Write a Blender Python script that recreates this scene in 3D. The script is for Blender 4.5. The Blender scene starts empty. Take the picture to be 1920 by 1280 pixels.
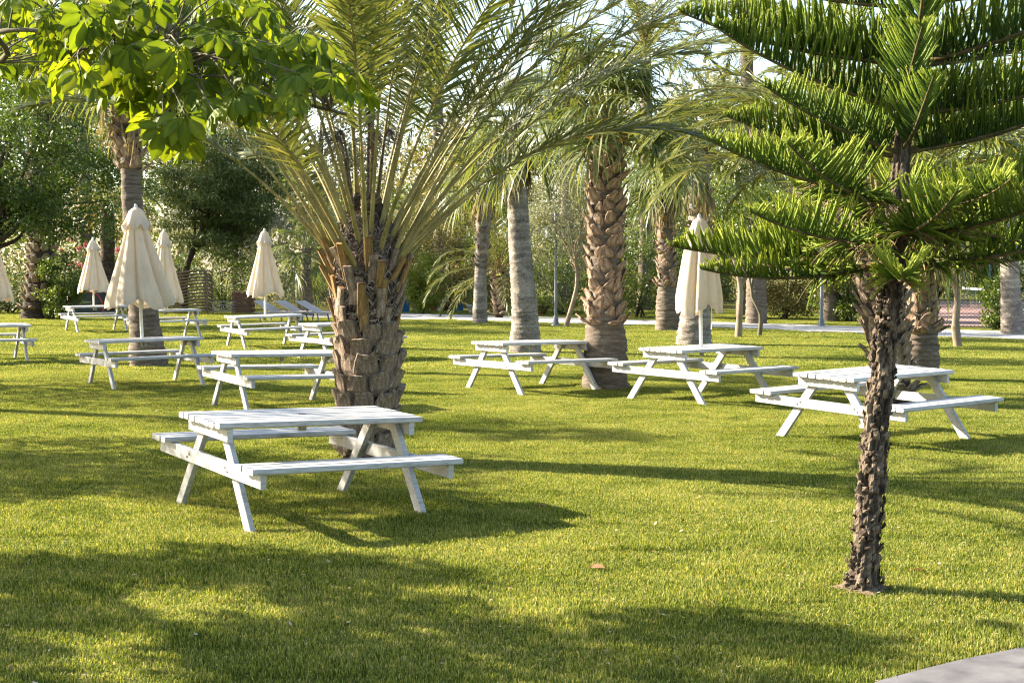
import bpy, math, random
import numpy as np
from mathutils import Matrix, Vector

# ------------------------------------------------------------------ camera, sky, sun, exposure
sc = bpy.context.scene
COL = sc.collection
F, PITCH, H = 2747.35, 0.0511922, 1.8917          # focal length in 1920-wide pixels, tilt, eye height
cam = bpy.data.objects.new('camera', bpy.data.cameras.new('camera'))
COL.objects.link(cam)
cam.location = (0, 0, H)
cam.rotation_euler = (math.pi / 2 - PITCH, 0, 0)
cam.data.sensor_width = 36
cam.data.lens = F / 1920 * 36
cam.data.clip_start, cam.data.clip_end = 0.1, 600
sc.camera = cam

SUN_EL, SUN_AZ = 26.5, -70.0                      # sun behind on the left: shadows fall right and a little forward
world = bpy.data.worlds.new('World'); sc.world = world; world.use_nodes = True
wn = world.node_tree
sky = wn.nodes.new('ShaderNodeTexSky'); sky.sky_type = 'NISHITA'; sky.sun_disc = False
sky.sun_elevation = math.radians(SUN_EL); sky.sun_rotation = math.radians(SUN_AZ)
sky.air_density, sky.dust_density, sky.ozone_density = 1.0, 1.6, 1.0
wn.links.new(sky.outputs[0], wn.nodes['Background'].inputs[0])
wn.nodes['Background'].inputs[1].default_value = 0.09
sun = bpy.data.objects.new('sun', bpy.data.lights.new('sun', 'SUN')); COL.objects.link(sun)
sun.data.energy, sun.data.angle, sun.data.color = 5.0, math.radians(0.53), (1.0, 0.89, 0.72)
_a, _e = math.radians(SUN_AZ), math.radians(SUN_EL)
SD = Vector((math.sin(_a) * math.cos(_e), math.cos(_a) * math.cos(_e), math.sin(_e)))
sun.rotation_euler = SD.to_track_quat('Z', 'Y').to_euler()
sun.location = SD * 60
sc.view_settings.view_transform = 'Standard'; sc.view_settings.look = 'None'
sc.view_settings.gamma = 1.0; sc.view_settings.exposure = 2.2
sc.view_settings.use_curve_mapping = False
sc.render.engine = 'CYCLES'
sc.cycles.max_bounces = 7; sc.cycles.diffuse_bounces = 4; sc.cycles.transmission_bounces = 5
sc.cycles.use_denoising = True
sc.cycles.denoiser = 'OPENIMAGEDENOISE'
sc.cycles.denoising_input_passes = 'RGB_ALBEDO_NORMAL'
sc.cycles.denoising_prefilter = 'NONE'
sc.cycles.filter_width = 1.2
sc.cycles.caustics_reflective = sc.cycles.caustics_refractive = False

R = np.random.default_rng(11)
random.seed(11)
rad = math.radians


def at(px, py, Y):
    """world point seen at photograph pixel (px, py) at world depth Y"""
    cx, cy = (px - 960) / F, (640 - py) / F
    dy, dz = math.cos(PITCH) + cy * math.sin(PITCH), -math.sin(PITCH) + cy * math.cos(PITCH)
    t = Y / dy
    return np.array((cx * t, Y, H + dz * t))


def ground(px, py):
    cx, cy = (px - 960) / F, (640 - py) / F
    dy, dz = math.cos(PITCH) + cy * math.sin(PITCH), -math.sin(PITCH) + cy * math.cos(PITCH)
    t = -H / dz
    return np.array((cx * t, dy * t, 0.0))


# ------------------------------------------------------------------ mesh and object helpers
class B:
    """collects vertices, faces and one float per vertex (a)"""
    def __init__(s):
        s.v, s.f, s.a, s.n = [], [], [], 0

    def add(s, v, f, a=0.5):
        v = np.asarray(v, float).reshape(-1, 3)
        f = np.asarray(f, int)
        s.v.append(v); s.f.append(f + s.n)
        s.a.append(np.broadcast_to(np.asarray(a, float), (len(v),)))
        s.n += len(v)
        return s

    def join(s, o):
        for v, f, a in zip(o.v, o.f, o.a):
            pass
        k = s.n
        for v, a in zip(o.v, o.a):
            s.v.append(v); s.a.append(a); s.n += len(v)
        for f in o.f:
            s.f.append(f + k)
        return s

    def mesh(s, name, mats, smooth=False, midx=None):
        me = bpy.data.meshes.new(name)
        v = np.concatenate(s.v); a = np.concatenate(s.a)
        loops = np.concatenate([f.ravel() for f in s.f])
        tot = np.concatenate([np.full(len(f), f.shape[1]) for f in s.f])
        me.vertices.add(len(v)); me.vertices.foreach_set('co', v.ravel().astype(np.float32))
        me.loops.add(len(loops)); me.loops.foreach_set('vertex_index', loops.astype(np.int32))
        me.polygons.add(len(tot))
        start = np.concatenate(([0], np.cumsum(tot)[:-1]))
        me.polygons.foreach_set('loop_start', start.astype(np.int32))
        try:
            me.polygons.foreach_set('loop_total', tot.astype(np.int32))
        except Exception:
            pass
        at_ = me.attributes.new('v', 'FLOAT', 'POINT'); at_.data.foreach_set('value', a.astype(np.float32))
        for m in (mats if isinstance(mats, (list, tuple)) else [mats]):
            me.materials.append(m)
        if midx is not None:
            me.polygons.foreach_set('material_index', np.asarray(midx, np.int32))
        me.update(calc_edges=True)
        me.polygons.foreach_set('use_smooth', np.full(len(tot), bool(smooth)))
        return me


def obj(name, me, parent=None, loc=(0, 0, 0), mat=None):
    o = bpy.data.objects.new(name, me); COL.objects.link(o)
    o.parent = parent
    if mat is not None:
        o.matrix_basis = mat
    else:
        o.location = loc
    return o


def tag(o, label=None, cat=None, group=None, kind=None):
    for k, v in (('label', label), ('category', cat), ('group', group), ('kind', kind)):
        if v:
            o[k] = v
    return o


def thing(name, label, cat, loc=(0, 0, 0), rz=0, group=None):
    o = bpy.data.objects.new(name, None); COL.objects.link(o)
    o.empty_display_size = 0.2
    o.location = loc; o.rotation_euler = (0, 0, rz)
    return tag(o, label, cat, group)


def nrm(v):
    v = np.asarray(v, float)
    return v / np.maximum(np.linalg.norm(v, axis=-1, keepdims=True), 1e-9)


def smoothline(pts, n):
    """Catmull-Rom through pts (k, d) sampled n times"""
    P = np.asarray(pts, float)
    Q = np.vstack((2 * P[0] - P[1], P, 2 * P[-1] - P[-2]))
    t = np.linspace(0, len(P) - 1 - 1e-6, n); i = t.astype(int); u = (t - i)[:, None]
    a, b, c, d = Q[i], Q[i + 1], Q[i + 2], Q[i + 3]
    return .5 * (2 * b + (c - a) * u + (2 * a - 5 * b + 4 * c - d) * u ** 2 + (3 * b - a - 3 * c + d) * u ** 3)


def tube(pts, radius, n=8, rough=0.0, seed=0, cap=True):
    P = np.asarray(pts, float); k = len(P)
    r = np.broadcast_to(np.asarray(radius, float), (k,))
    T = nrm(np.gradient(P, axis=0))
    ref = np.array((0, 0, 1.)) if abs(T[0][2]) < .9 else np.array((1., 0, 0))
    U = np.zeros_like(P); u = nrm(np.cross(ref, T[0]))
    for i in range(k):
        u = nrm(u - T[i] * np.dot(u, T[i])); U[i] = u
    V = np.cross(T, U)
    th = np.linspace(0, 2 * np.pi, n, endpoint=False)
    rr = r[:, None] * np.ones(n)
    if rough:
        g = np.random.default_rng(seed)
        rr = rr * (1 + rough * g.normal(size=(k, n)))
    v = P[:, None] + rr[..., None] * (np.cos(th)[None, :, None] * U[:, None] + np.sin(th)[None, :, None] * V[:, None])
    i, j = np.meshgrid(np.arange(k - 1), np.arange(n), indexing='ij')
    f = np.stack((i * n + j, i * n + (j + 1) % n, (i + 1) * n + (j + 1) % n, (i + 1) * n + j), -1).reshape(-1, 4)
    return v.reshape(-1, 3), f


def tubes_cap(b, pts, radius, n=8, a=.5, rough=0, seed=0):
    v, f = tube(pts, radius, n, rough, seed)
    b.add(v, f, a)
    P = np.asarray(pts, float); k = len(P)
    for e, row in ((0, np.arange(n)[::-1]), (k - 1, (k - 1) * n + np.arange(n))):
        c = v[row].mean(0)
        vv = np.vstack((v[row], c)); ff = [(q, (q + 1) % n, n) for q in range(n)]
        b.add(vv, ff, a)
    return b


def beam(p0, p1, w, h, up=(0, 0, 1), ch=0.005):
    """chamfered board from p0 to p1 with width w (across) and height h (along up)"""
    p0, p1 = np.array(p0, float), np.array(p1, float)
    t = nrm(p1 - p0); up = nrm(np.array(up, float) - t * np.dot(up, t)); s = np.cross(t, up)
    x, y, c = w / 2, h / 2, ch
    o = [(x - c, -y), (x, -y + c), (x, y - c), (x - c, y), (-x + c, y), (-x, y - c), (-x, -y + c), (-x + c, -y)]
    a = np.array([p0 + s * i + up * j for i, j in o]); bb = np.array([p1 + s * i + up * j for i, j in o])
    b = B(); b.add(np.vstack((a, bb)), [(i, (i + 1) % 8, 8 + (i + 1) % 8, 8 + i) for i in range(8)])
    e = B(); e.add(a, [tuple(range(7, -1, -1))]); e.add(bb, [tuple(range(8))])
    return b.join(e)


# ------------------------------------------------------------------ materials
def newmat(name):
    m = bpy.data.materials.new(name); m.use_nodes = True
    nt = m.node_tree
    return m, nt, nt.nodes['Principled BSDF'], nt.nodes['Material Output']


def ramp(nt, fac, cols, pos=None):
    r = nt.nodes.new('ShaderNodeValToRGB')
    el = r.color_ramp.elements
    pos = pos or list(np.linspace(0, 1, len(cols)))
    while len(el) < len(cols):
        el.new(0.5)
    for e, c, p in zip(el, cols, pos):
        e.position = p; e.color = (*c, 1)
    nt.links.new(fac, r.inputs[0])
    return r


def noise(nt, scale, detail=4, rough=.55, coord='Object', stretch=None, dist=0.0):
    tc = nt.nodes.new('ShaderNodeTexCoord'); n = nt.nodes.new('ShaderNodeTexNoise')
    n.inputs['Scale'].default_value = scale; n.inputs['Detail'].default_value = detail
    n.inputs['Roughness'].default_value = rough; n.inputs['Distortion'].default_value = dist
    src = tc.outputs[coord] if coord != 'Position' else nt.nodes.new('ShaderNodeNewGeometry').outputs['Position']
    if stretch:
        mp = nt.nodes.new('ShaderNodeMapping'); mp.inputs['Scale'].default_value = stretch
        nt.links.new(src, mp.inputs[0]); src = mp.outputs[0]
    nt.links.new(src, n.inputs['Vector'])
    return n


def bump(nt, p, h, strength=.5, dist=.02):
    b = nt.nodes.new('ShaderNodeBump'); b.inputs['Strength'].default_value = strength
    b.inputs['Distance'].default_value = dist
    nt.links.new(h, b.inputs['Height']); nt.links.new(b.outputs[0], p.inputs['Normal'])


def leafmat(name, cols, transl=.4, rough=.5, spec=.35, tint=(1.15, 1.1, .55), pos=None, patch=None):
    """leaf colour from the per-leaf value v; light also passes through the blade"""
    m, nt, p, out = newmat(name)
    at_ = nt.nodes.new('ShaderNodeAttribute'); at_.attribute_name = 'v'
    fac = at_.outputs['Fac']
    if patch:
        n = noise(nt, patch[0], 7, .62, 'Position')
        mm = nt.nodes.new('ShaderNodeMath'); mm.operation = 'MULTIPLY_ADD'
        mm.inputs[1].default_value = patch[1]; mm.inputs[2].default_value = -patch[1] / 2
        n2_ = noise(nt, patch[0] * .22, 4, .55, 'Position')
        av_ = nt.nodes.new('ShaderNodeMath'); av_.operation = 'ADD'; nt.links.new(n.outputs[0], av_.inputs[0]); nt.links.new(n2_.outputs[0], av_.inputs[1])
        hf_ = nt.nodes.new('ShaderNodeMath'); hf_.operation = 'SUBTRACT'; hf_.inputs[1].default_value = .5; nt.links.new(av_.outputs[0], hf_.inputs[0])
        nt.links.new(hf_.outputs[0], mm.inputs[0])
        ad = nt.nodes.new('ShaderNodeMath'); ad.operation = 'ADD'; ad.use_clamp = True
        nt.links.new(mm.outputs[0], ad.inputs[0]); nt.links.new(fac, ad.inputs[1]); fac = ad.outputs[0]
    r = ramp(nt, fac, cols, pos)
    nt.links.new(r.outputs[0], p.inputs['Base Color'])
    p.inputs['Roughness'].default_value = rough; p.inputs['Specular IOR Level'].default_value = spec
    if transl:
        mul = nt.nodes.new('ShaderNodeMix'); mul.data_type = 'RGBA'; mul.blend_type = 'MULTIPLY'
        mul.inputs['Factor'].default_value = 1
        nt.links.new(r.outputs[0], mul.inputs['A']); mul.inputs['B'].default_value = (*tint, 1)
        tr = nt.nodes.new('ShaderNodeBsdfTranslucent'); nt.links.new(mul.outputs['Result'], tr.inputs[0])
        mx = nt.nodes.new('ShaderNodeMixShader'); mx.inputs[0].default_value = transl
        nt.links.new(p.outputs[0], mx.inputs[1]); nt.links.new(tr.outputs[0], mx.inputs[2])
        nt.links.new(mx.outputs[0], out.inputs['Surface'])
    return m


def barkmat(name, cols, scale=8, stretch=None, bstr=.8, bdist=.03, rough=.9, fine=60):
    m, nt, p, out = newmat(name)
    n = noise(nt, scale, 8, .65, 'Object', stretch, .3)
    n2 = noise(nt, fine, 4, .6, 'Object', stretch)
    mx = nt.nodes.new('ShaderNodeMath'); mx.operation = 'MULTIPLY_ADD'; mx.inputs[1].default_value = .45
    nt.links.new(n2.outputs[0], mx.inputs[0])
    sb = nt.nodes.new('ShaderNodeMath'); sb.operation = 'MULTIPLY'; sb.inputs[1].default_value = .6
    nt.links.new(n.outputs[0], sb.inputs[0]); nt.links.new(sb.outputs[0], mx.inputs[2])
    at_ = nt.nodes.new('ShaderNodeAttribute'); at_.attribute_name = 'v'
    ad = nt.nodes.new('ShaderNodeMath'); ad.operation = 'MULTIPLY_ADD'
    ad.inputs[1].default_value = .5
    nt.links.new(at_.outputs['Fac'], ad.inputs[0])
    s2 = nt.nodes.new('ShaderNodeMath'); s2.operation = 'SUBTRACT'; s2.inputs[1].default_value = .25
    nt.links.new(mx.outputs[0], s2.inputs[0]); nt.links.new(s2.outputs[0], ad.inputs[2])
    r = ramp(nt, ad.outputs[0], cols, list(np.linspace(.34, .69, len(cols))))
    nt.links.new(r.outputs[0], p.inputs['Base Color'])
    p.inputs['Roughness'].default_value = rough; p.inputs['Specular IOR Level'].default_value = .2
    bump(nt, p, mx.outputs[0], bstr, bdist)
    return m


def plainmat(name, col, rough=.6, scale=20, var=.15, bstr=.2, bdist=.004, metal=0, stretch=None, coord='Object'):
    m, nt, p, out = newmat(name)
    n = noise(nt, scale, 5, .6, coord, stretch)
    lo = tuple(c * (1 - var) for c in col); hi = tuple(min(1, c * (1 + var)) for c in col)
    r = ramp(nt, n.outputs[0], [lo, hi], [.3, .7])
    nt.links.new(r.outputs[0], p.inputs['Base Color'])
    p.inputs['Roughness'].default_value = rough; p.inputs['Metallic'].default_value = metal
    bump(nt, p, n.outputs[0], bstr, bdist)
    return m


def paintmat():
    """weathered off-white paint over boards: grain, slight grime, tone differing a little from board to board"""
    m, nt, p, out = newmat('white_painted_wood')
    g = noise(nt, 14, 6, .6, 'Object', (0.6, 6, 6), .4)
    d = noise(nt, 3.5, 5, .65, 'Position')
    oi = nt.nodes.new('ShaderNodeObjectInfo')
    r1 = ramp(nt, g.outputs[0], [(.24, .235, .22), (.44, .44, .435), (.54, .535, .525)], [.30, .47, .62])
    r2 = ramp(nt, d.outputs[0], [(.80, .78, .73), (1, 1, 1)], [.30, .52])
    r3 = ramp(nt, oi.outputs['Random'], [(.84, .84, .83), (1, 1, 1)])
    m1 = nt.nodes.new('ShaderNodeMix'); m1.data_type = 'RGBA'; m1.blend_type = 'MULTIPLY'; m1.inputs['Factor'].default_value = .8
    m2 = nt.nodes.new('ShaderNodeMix'); m2.data_type = 'RGBA'; m2.blend_type = 'MULTIPLY'; m2.inputs['Factor'].default_value = 1
    nt.links.new(r1.outputs[0], m1.inputs['A']); nt.links.new(r2.outputs[0], m1.inputs['B'])
    nt.links.new(m1.outputs['Result'], m2.inputs['A']); nt.links.new(r3.outputs[0], m2.inputs['B'])
    nt.links.new(m2.outputs['Result'], p.inputs['Base Color'])
    p.inputs['Roughness'].default_value = .5
    bump(nt, p, g.outputs[0], .35, .004)
    return m


def canvasmat():
    m, nt, p, out = newmat('cream_canvas')
    n = noise(nt, 5, 5, .6, 'Object', (1, 1, .4)); w = noise(nt, 160, 2, .5, 'Object')
    r = ramp(nt, n.outputs[0], [(.54, .46, .35), (.67, .59, .465), (.73, .66, .545)], [.25, .5, .75])
    nt.links.new(r.outputs[0], p.inputs['Base Color']); p.inputs['Roughness'].default_value = .9
    p.inputs['Specular IOR Level'].default_value = .1
    bump(nt, p, w.outputs[0], .3, .003)
    tr = nt.nodes.new('ShaderNodeBsdfTranslucent'); tr.inputs[0].default_value = (.70, .60, .44, 1)
    mx = nt.nodes.new('ShaderNodeMixShader'); mx.inputs[0].default_value = .3
    nt.links.new(p.outputs[0], mx.inputs[1]); nt.links.new(tr.outputs[0], mx.inputs[2])
    nt.links.new(mx.outputs[0], out.inputs['Surface'])
    return m


def groundmat():
    m, nt, p, out = newmat('lawn_soil')
    n = noise(nt, .8, 6, .6, 'Position'); n2 = noise(nt, 35, 4, .7, 'Position')
    r = ramp(nt, n.outputs[0], [(.10, .11, .02), (.16, .16, .035), (.22, .19, .06)], [.3, .5, .75])
    r2 = ramp(nt, n2.outputs[0], [(.5, .5, .5), (1.15, 1.1, 1)], [.3, .7])
    mm = nt.nodes.new('ShaderNodeMix'); mm.data_type = 'RGBA'; mm.blend_type = 'MULTIPLY'; mm.inputs['Factor'].default_value = 1
    nt.links.new(r.outputs[0], mm.inputs['A']); nt.links.new(r2.outputs[0], mm.inputs['B'])
    nt.links.new(mm.outputs['Result'], p.inputs['Base Color']); p.inputs['Roughness'].default_value = .95
    p.inputs['Specular IOR Level'].default_value = .1
    bump(nt, p, n2.outputs[0], .6, .03)
    return m


M_PAINT = paintmat(); M_CANVAS = canvasmat(); M_SOIL = groundmat()
M_GRASS = leafmat('grass_blades', [(.035, .062, .007), (.165, .22, .03), (.36, .385, .09), (.58, .49, .22)], .42, .65, .15,
                  (1.2, 1.12, .5), [0, .38, .78, 1], (2.2, .8))
M_FROND = leafmat('date_palm_leaflets', [(.06, .085, .02), (.13, .15, .04), (.23, .235, .065), (.36, .30, .11)], .38, .4, .45, pos=[0, .45, .85, 1])
M_FROND_Y = leafmat('yellowing_leaflets', [(.12, .12, .03), (.24, .19, .04), (.38, .25, .05)], .4, .5)
M_FAN = leafmat('fan_palm_blades', [(.06, .09, .025), (.12, .155, .04), (.22, .22, .07)], .4, .42, .45)
M_DEAD = leafmat('dead_fan_blades', [(.13, .10, .05), (.27, .21, .11), (.40, .32, .18)], .3, .8, .1)
M_ARAU = leafmat('norfolk_pine_needles', [(.020, .045, .008), (.06, .115, .014), (.18, .25, .022), (.33, .38, .05)], .25, .6, .2, pos=[0, .35, .75, 1])
M_BIGLEAF = leafmat('big_soft_leaves', [(.05, .09, .008), (.115, .175, .014), (.23, .28, .03)], .48, .55, .2, (1.5, 1.3, .35))
M_SMALLLEAF = leafmat('small_tree_leaves', [(.03, .06, .010), (.075, .125, .02), (.16, .20, .035)], .38, .42, .4)
M_PINE = leafmat('pine_needles', [(.035, .058, .016), (.10, .135, .035), (.22, .235, .07)], .2, .5, .3)
M_HEDGE = leafmat('hedge_leaves', [(.04, .07, .010), (.10, .15, .022), (.21, .24, .045)], .38, .4, .4)
M_BRIGHT = leafmat('bright_bush_leaves', [(.10, .14, .015), (.20, .25, .03), (.33, .34, .06)], .4, .45, .4)
M_OLIVE = leafmat('olive_leaves', [(.12, .135, .07), (.25, .26, .15), (.40, .38, .25)], .25, .5, .4)
M_DRYLEAF = leafmat('brownish_creeper_leaves', [(.10, .10, .03), (.22, .20, .07), (.40, .32, .16)], .3, .6, .2)
M_GREY = leafmat('grey_green_leaves', [(.12, .13, .08), (.23, .23, .15), (.36, .33, .23)], .3, .6, .2)
M_PINK = leafmat('pink_petals', [(.45, .12, .25), (.60, .22, .36)], .4, .6, .1)
M_DATE_TRUNK = barkmat('date_palm_trunk', [(.020, .014, .010), (.06, .042, .03), (.14, .105, .075)], 7, None, 1, .05)
M_DATE_BOOT = barkmat('cut_leaf_base', [(.04, .027, .018), (.235, .17, .115), (.52, .42, .315)], 9, (3, 3, .7), 1, .03)
M_STUB = barkmat('leaf_stub', [(.06, .035, .015), (.22, .13, .05), (.42, .27, .09)], 14, (3, 3, .5), .7, .01)
M_CUT = barkmat('fresh_cut_face', [(.20, .10, .04), (.40, .20, .08), (.5, .3, .14)], 30, None, .4, .006)
M_FIBRE = barkmat('palm_fibre', [(.06, .045, .033), (.16, .12, .09), (.32, .25, .19)], 20, None, .4, .01)
M_RACHIS = barkmat('frond_stem', [(.13, .115, .035), (.27, .225, .075), (.43, .36, .16)], 6, (2, 2, .4), .2, .004, .55)
M_FAN_STEM = barkmat('fan_palm_stem', [(.10, .12, .03), (.19, .19, .05), (.30, .25, .08)], 6, None, .2, .004, .5)
M_WASH = barkmat('fan_palm_trunk', [(.055, .042, .030), (.15, .118, .088), (.29, .24, .19)], 5, (1, 1, 5), 1, .03, .9, 45)
M_WASH_GREY = barkmat('grey_palm_trunk', [(.045, .040, .034), (.20, .17, .14), (.45, .39, .32)], 2.2, (1, 1, 1.6), 1, .03, .9, 26)
M_WASH_BOOT = barkmat('red_brown_leaf_base', [(.06, .036, .024), (.25, .165, .11), (.54, .42, .31)], 9, (2.5, 2.5, .5), 1, .02)
M_WASH_TIP = barkmat('orange_leaf_base', [(.10, .05, .015), (.34, .19, .05), (.52, .36, .15)], 9, None, .6, .01)
M_GREY_BOOT = barkmat('grey_leaf_base', [(.06, .048, .036), (.24, .19, .145), (.46, .40, .32)], 9, (1, 1, .5), .8, .015)
M_ARAU_BARK = barkmat('flaking_dark_bark', [(.022, .016, .011), (.085, .062, .043), (.22, .17, .12)], 9, (1.3, 1.3, .5), 1, .03)
M_ARAU_WOOD = barkmat('norfolk_pine_branch_wood', [(.035, .032, .014), (.09, .075, .03), (.18, .13, .06)], 12, None, .5, .01)
M_BARK_DARK = barkmat('dark_bark', [(.018, .013, .010), (.05, .038, .028), (.11, .085, .065)], 8, (1, 1, .4), .8, .02)
M_BARK_PALE = barkmat('pale_smooth_bark', [(.12, .085, .055), (.26, .195, .135), (.38, .30, .215)], 4, (1, 1, .6), .5, .015)
M_BARK_GREY = barkmat('grey_green_bark', [(.06, .055, .035), (.13, .115, .075), (.21, .18, .125)], 6, None, .5, .01)
M_PATH = plainmat('pale_paving', (.40, .385, .36), .85, 2.5, .18, .3, .006, coord='Position')
M_SLAB = plainmat('grey_concrete', (.12, .115, .115), .85, 4, .45, .4, .008, coord='Position')
M_KERB = plainmat('kerb_concrete', (.36, .345, .32), .85, 9, .2, .3, .006, coord='Position')
M_COURT = plainmat('faded_red_court', (.36, .20, .165), .9, 1.2, .15, .2, .004, coord='Position')
M_TEAL = plainmat('teal_fence_steel', (.02, .085, .10), .5, 20, .2)
M_STEEL = plainmat('grey_lamp_steel', (.15, .17, .18), .45, 20, .2, metal=.3)
M_POLE = plainmat('pale_umbrella_pole', (.70, .68, .62), .45, 12, .1)
M_WICKER = plainmat('brown_woven_frame', (.19, .13, .075), .6, 40, .4, .6, .006)
M_ALU = plainmat('grey_frame', (.22, .21, .20), .45, 20, .2)
M_SLING = plainmat('pale_grey_mesh_fabric', (.42, .375, .33), .8, 60, .2)
M_OLDWOOD = plainmat('brown_crate_wood', (.17, .085, .05), .8, 10, .5, .5, .01, stretch=(1, 1, 6))
M_DARKCLOTH = plainmat('dark_grey_fabric', (.035, .042, .042), .7, 8, .4)
M_BLACK = plainmat('black_tarpaulin', (.015, .016, .02), .45, 6, .5, .9, .05)
M_RED = plainmat('red_trim', (.42, .03, .04), .5, 10, .2)
M_TERRA = plainmat('terracotta', (.30, .11, .06), .8, 12, .2)
M_WHITEPOT = plainmat('white_planter', (.62, .62, .60), .6, 8, .15)
M_BLUE = plainmat('blue_plastic', (.02, .16, .38), .5, 8, .15)
M_GLASS = plainmat('frosted_lantern_glass', (.75, .74, .68), .35, 6, .1)
M_NET = plainmat('white_net_tape', (.75, .75, .75), .8, 12, .1)
M_BOLT = plainmat('weathered_bolt', (.16, .14, .12), .5, 60, .3, metal=.6)
M_HOLE_SHADE = plainmat('dark_hole_shade', (.05, .055, .06), .7, 40, .3)  # near-black colour standing for the shade down the pole hole
M_EARTH = plainmat('bare_earth', (.16, .105, .06), .95, 25, .4, .8, .02)
M_LITTER = leafmat('fallen_leaf_brown', [(.22, .12, .06), (.36, .22, .12)], .2, .8, .1)

# ------------------------------------------------------------------ the setting
def sheet(name, poly, z, mat, thick=0.0):
    P = np.array(poly, float); n = len(P)
    top = np.column_stack((P, np.full(n, z)))
    b = B(); b.add(top, [tuple(range(n))])
    if thick:
        bot = top.copy(); bot[:, 2] -= thick
        b2 = B(); b2.add(np.vstack((top, bot)), [(i, n + i, n + (i + 1) % n, (i + 1) % n) for i in range(n)])
        b.join(b2)
    return tag(obj(name, b.mesh(name, mat)), kind='structure')


sheet('ground', [(-400, -60), (400, -60), (400, 450), (-400, 450)], 0, M_SOIL)
# far path, crossing behind the lawn from the left of the palms to the right edge
PATH_A = [ground(560, 583)[:2], ground(1000, 595)[:2], ground(1400, 607)[:2], ground(1920, 624)[:2], ground(2300, 640)[:2]]
PATH_B = [ground(2300, 655)[:2], ground(1920, 638)[:2], ground(1400, 617)[:2], ground(1000, 604)[:2], ground(560, 595)[:2]]
sheet('path', PATH_A + PATH_B, 0.035, M_PATH, .035)
# paved corner by the camera
c0 = [ground(x, y)[:2] for x, y in ((1600, 1306), (1652, 1286), (1730, 1265), (1810, 1245), (1880, 1231), (1960, 1215), (2100, 1182), (2400, 1150))]
SLAB = c0 + [np.array((9., 8.0)), np.array((9., 2.)), np.array((0.2, 2.)), np.array((.6, 4.8))]
sheet('pavement', SLAB, 0.03, M_SLAB, .03)
sheet('tennis_court', [(13.2, 46.3), (40, 42), (48, 76), (16, 80)], 0.012, M_COURT)

# ------------------------------------------------------------------ picnic tables
TL, TW, TH, BH, VI, VO = 1.670, .851, .75, .507, .745, 1.071
PT = .042                                          # board thickness
UF = .70


def part_meshes():
    P = []
    n = 8; w = TW / n
    for i in range(n):
        v = -TW / 2 + w * (i + .5); j = .006 * math.sin(i * 5.1); dz = .0025 * math.sin(i * 4.3 + 1)
        P.append(('tabletop_plank', beam((-TL / 2 + j, v, TH - PT / 2 + dz), (TL / 2 + j * .5, v, TH - PT / 2 - dz), w - .014, PT, ch=.008).mesh('tabletop_plank', M_PAINT)))
    w = (VO - VI) / 3
    for s in (-1, 1):
        for i in range(3):
            v = s * (VI + w * (i + .5)); j = .004 * math.sin(i * 3.3 + s)
            P.append(('bench_plank', beam((-TL / 2 + j, v, BH - PT / 2), (TL / 2 + j, v, BH - PT / 2), w - .014, PT, ch=.008).mesh('bench_plank', M_PAINT)))
    for s in (-1, 1):
        u = s * (UF + .046)
        zc = TH - PT - .05
        P.append(('top_cleat', beam((u, -.405, zc), (u, .405, zc), .044, .098).mesh('top_cleat', M_PAINT)))
        zb = BH - PT - .0525
        P.append(('bench_support', beam((u, -1.035, zb), (u, 1.035, zb), .044, .103).mesh('bench_support', M_PAINT)))
        for t in (-1, 1):
            a, b_ = np.array((s * UF, t * .735, -.03)), np.array((s * UF, t * .17, TH - PT - .004))
            P.append(('leg', beam(a, b_, .044, .098, up=(0, 1, 0)).mesh('leg', M_PAINT)))
            for dz in (-.022, .022):
                y = t * (.395 + dz); z = zb - dz * .6
                bb = B(); tubes_cap(bb, [(s * (UF + .066), y, z), (s * (UF + .074), y, z)], .009, 8)
                P.append(('bolt', bb.mesh('bolt', M_BOLT)))
    b = B(); tubes_cap(b, [(0, 0, TH - PT - .085), (0, 0, TH - PT - .002)], .034, 12)
    P.append(('umbrella_sleeve', b.mesh('umbrella_sleeve', M_PAINT, True)))
    th = np.linspace(0, 2 * np.pi, 16, endpoint=False)
    b = B(); tubes_cap(b, [(0, 0, TH - .01), (0, 0, TH + .002)], .030, 16)  # solid dark disc in place of a hole; its colour is the shade inside
    P.append(('hole_shade_disc', b.mesh('hole_shade_disc', M_HOLE_SHADE)))
    return P


TABLE_PARTS = part_meshes()
TABLES = [
    (-1.649, 11.31, .564, -.024, .024, 'nearest white picnic table, standing in front of the stubby date palm', 0),
    (3.96, 15.999, .638, .014, .026, 'white picnic table behind the slender dark trunk of the Norfolk pine', 0),
    (2.69, 20.769, .685, 0, .012, 'white picnic table holding the closed umbrella beside the Norfolk pine branches', 1),
    (.303, 22.406, .614, -.010, -.006, 'white picnic table in front of the red-brown scaly palm trunk', 0),
    (-3.094, 19.569, .505, -.018, .010, 'white picnic table half hidden by the stubby date palm, behind the nearest table', 0),
    (-5.825, 23.246, .538, .012, -.012, 'white picnic table under the largest closed umbrella, by a grey palm trunk', 1),
    (-12.086, 42.56, .528, .005, .010, 'small far white picnic table in front of the dark covered heap', 1),
    (-9.112, 38.601, .517, .010, .005, 'far white picnic table partly behind the grey palm trunk, before the lounger stack', 1),
    (-5.782, 34.3, .487, .020, .012, 'far white picnic table in front of the three sun loungers', 1),
    (-3.38, 29.681, .589, .004, .006, 'white picnic table almost hidden behind the stubby date palm trunk', 0),
    (-10.462, 29.001, .491, -.012, .018, 'white picnic table cut off by the left edge of the picture', 1),
]
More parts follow.
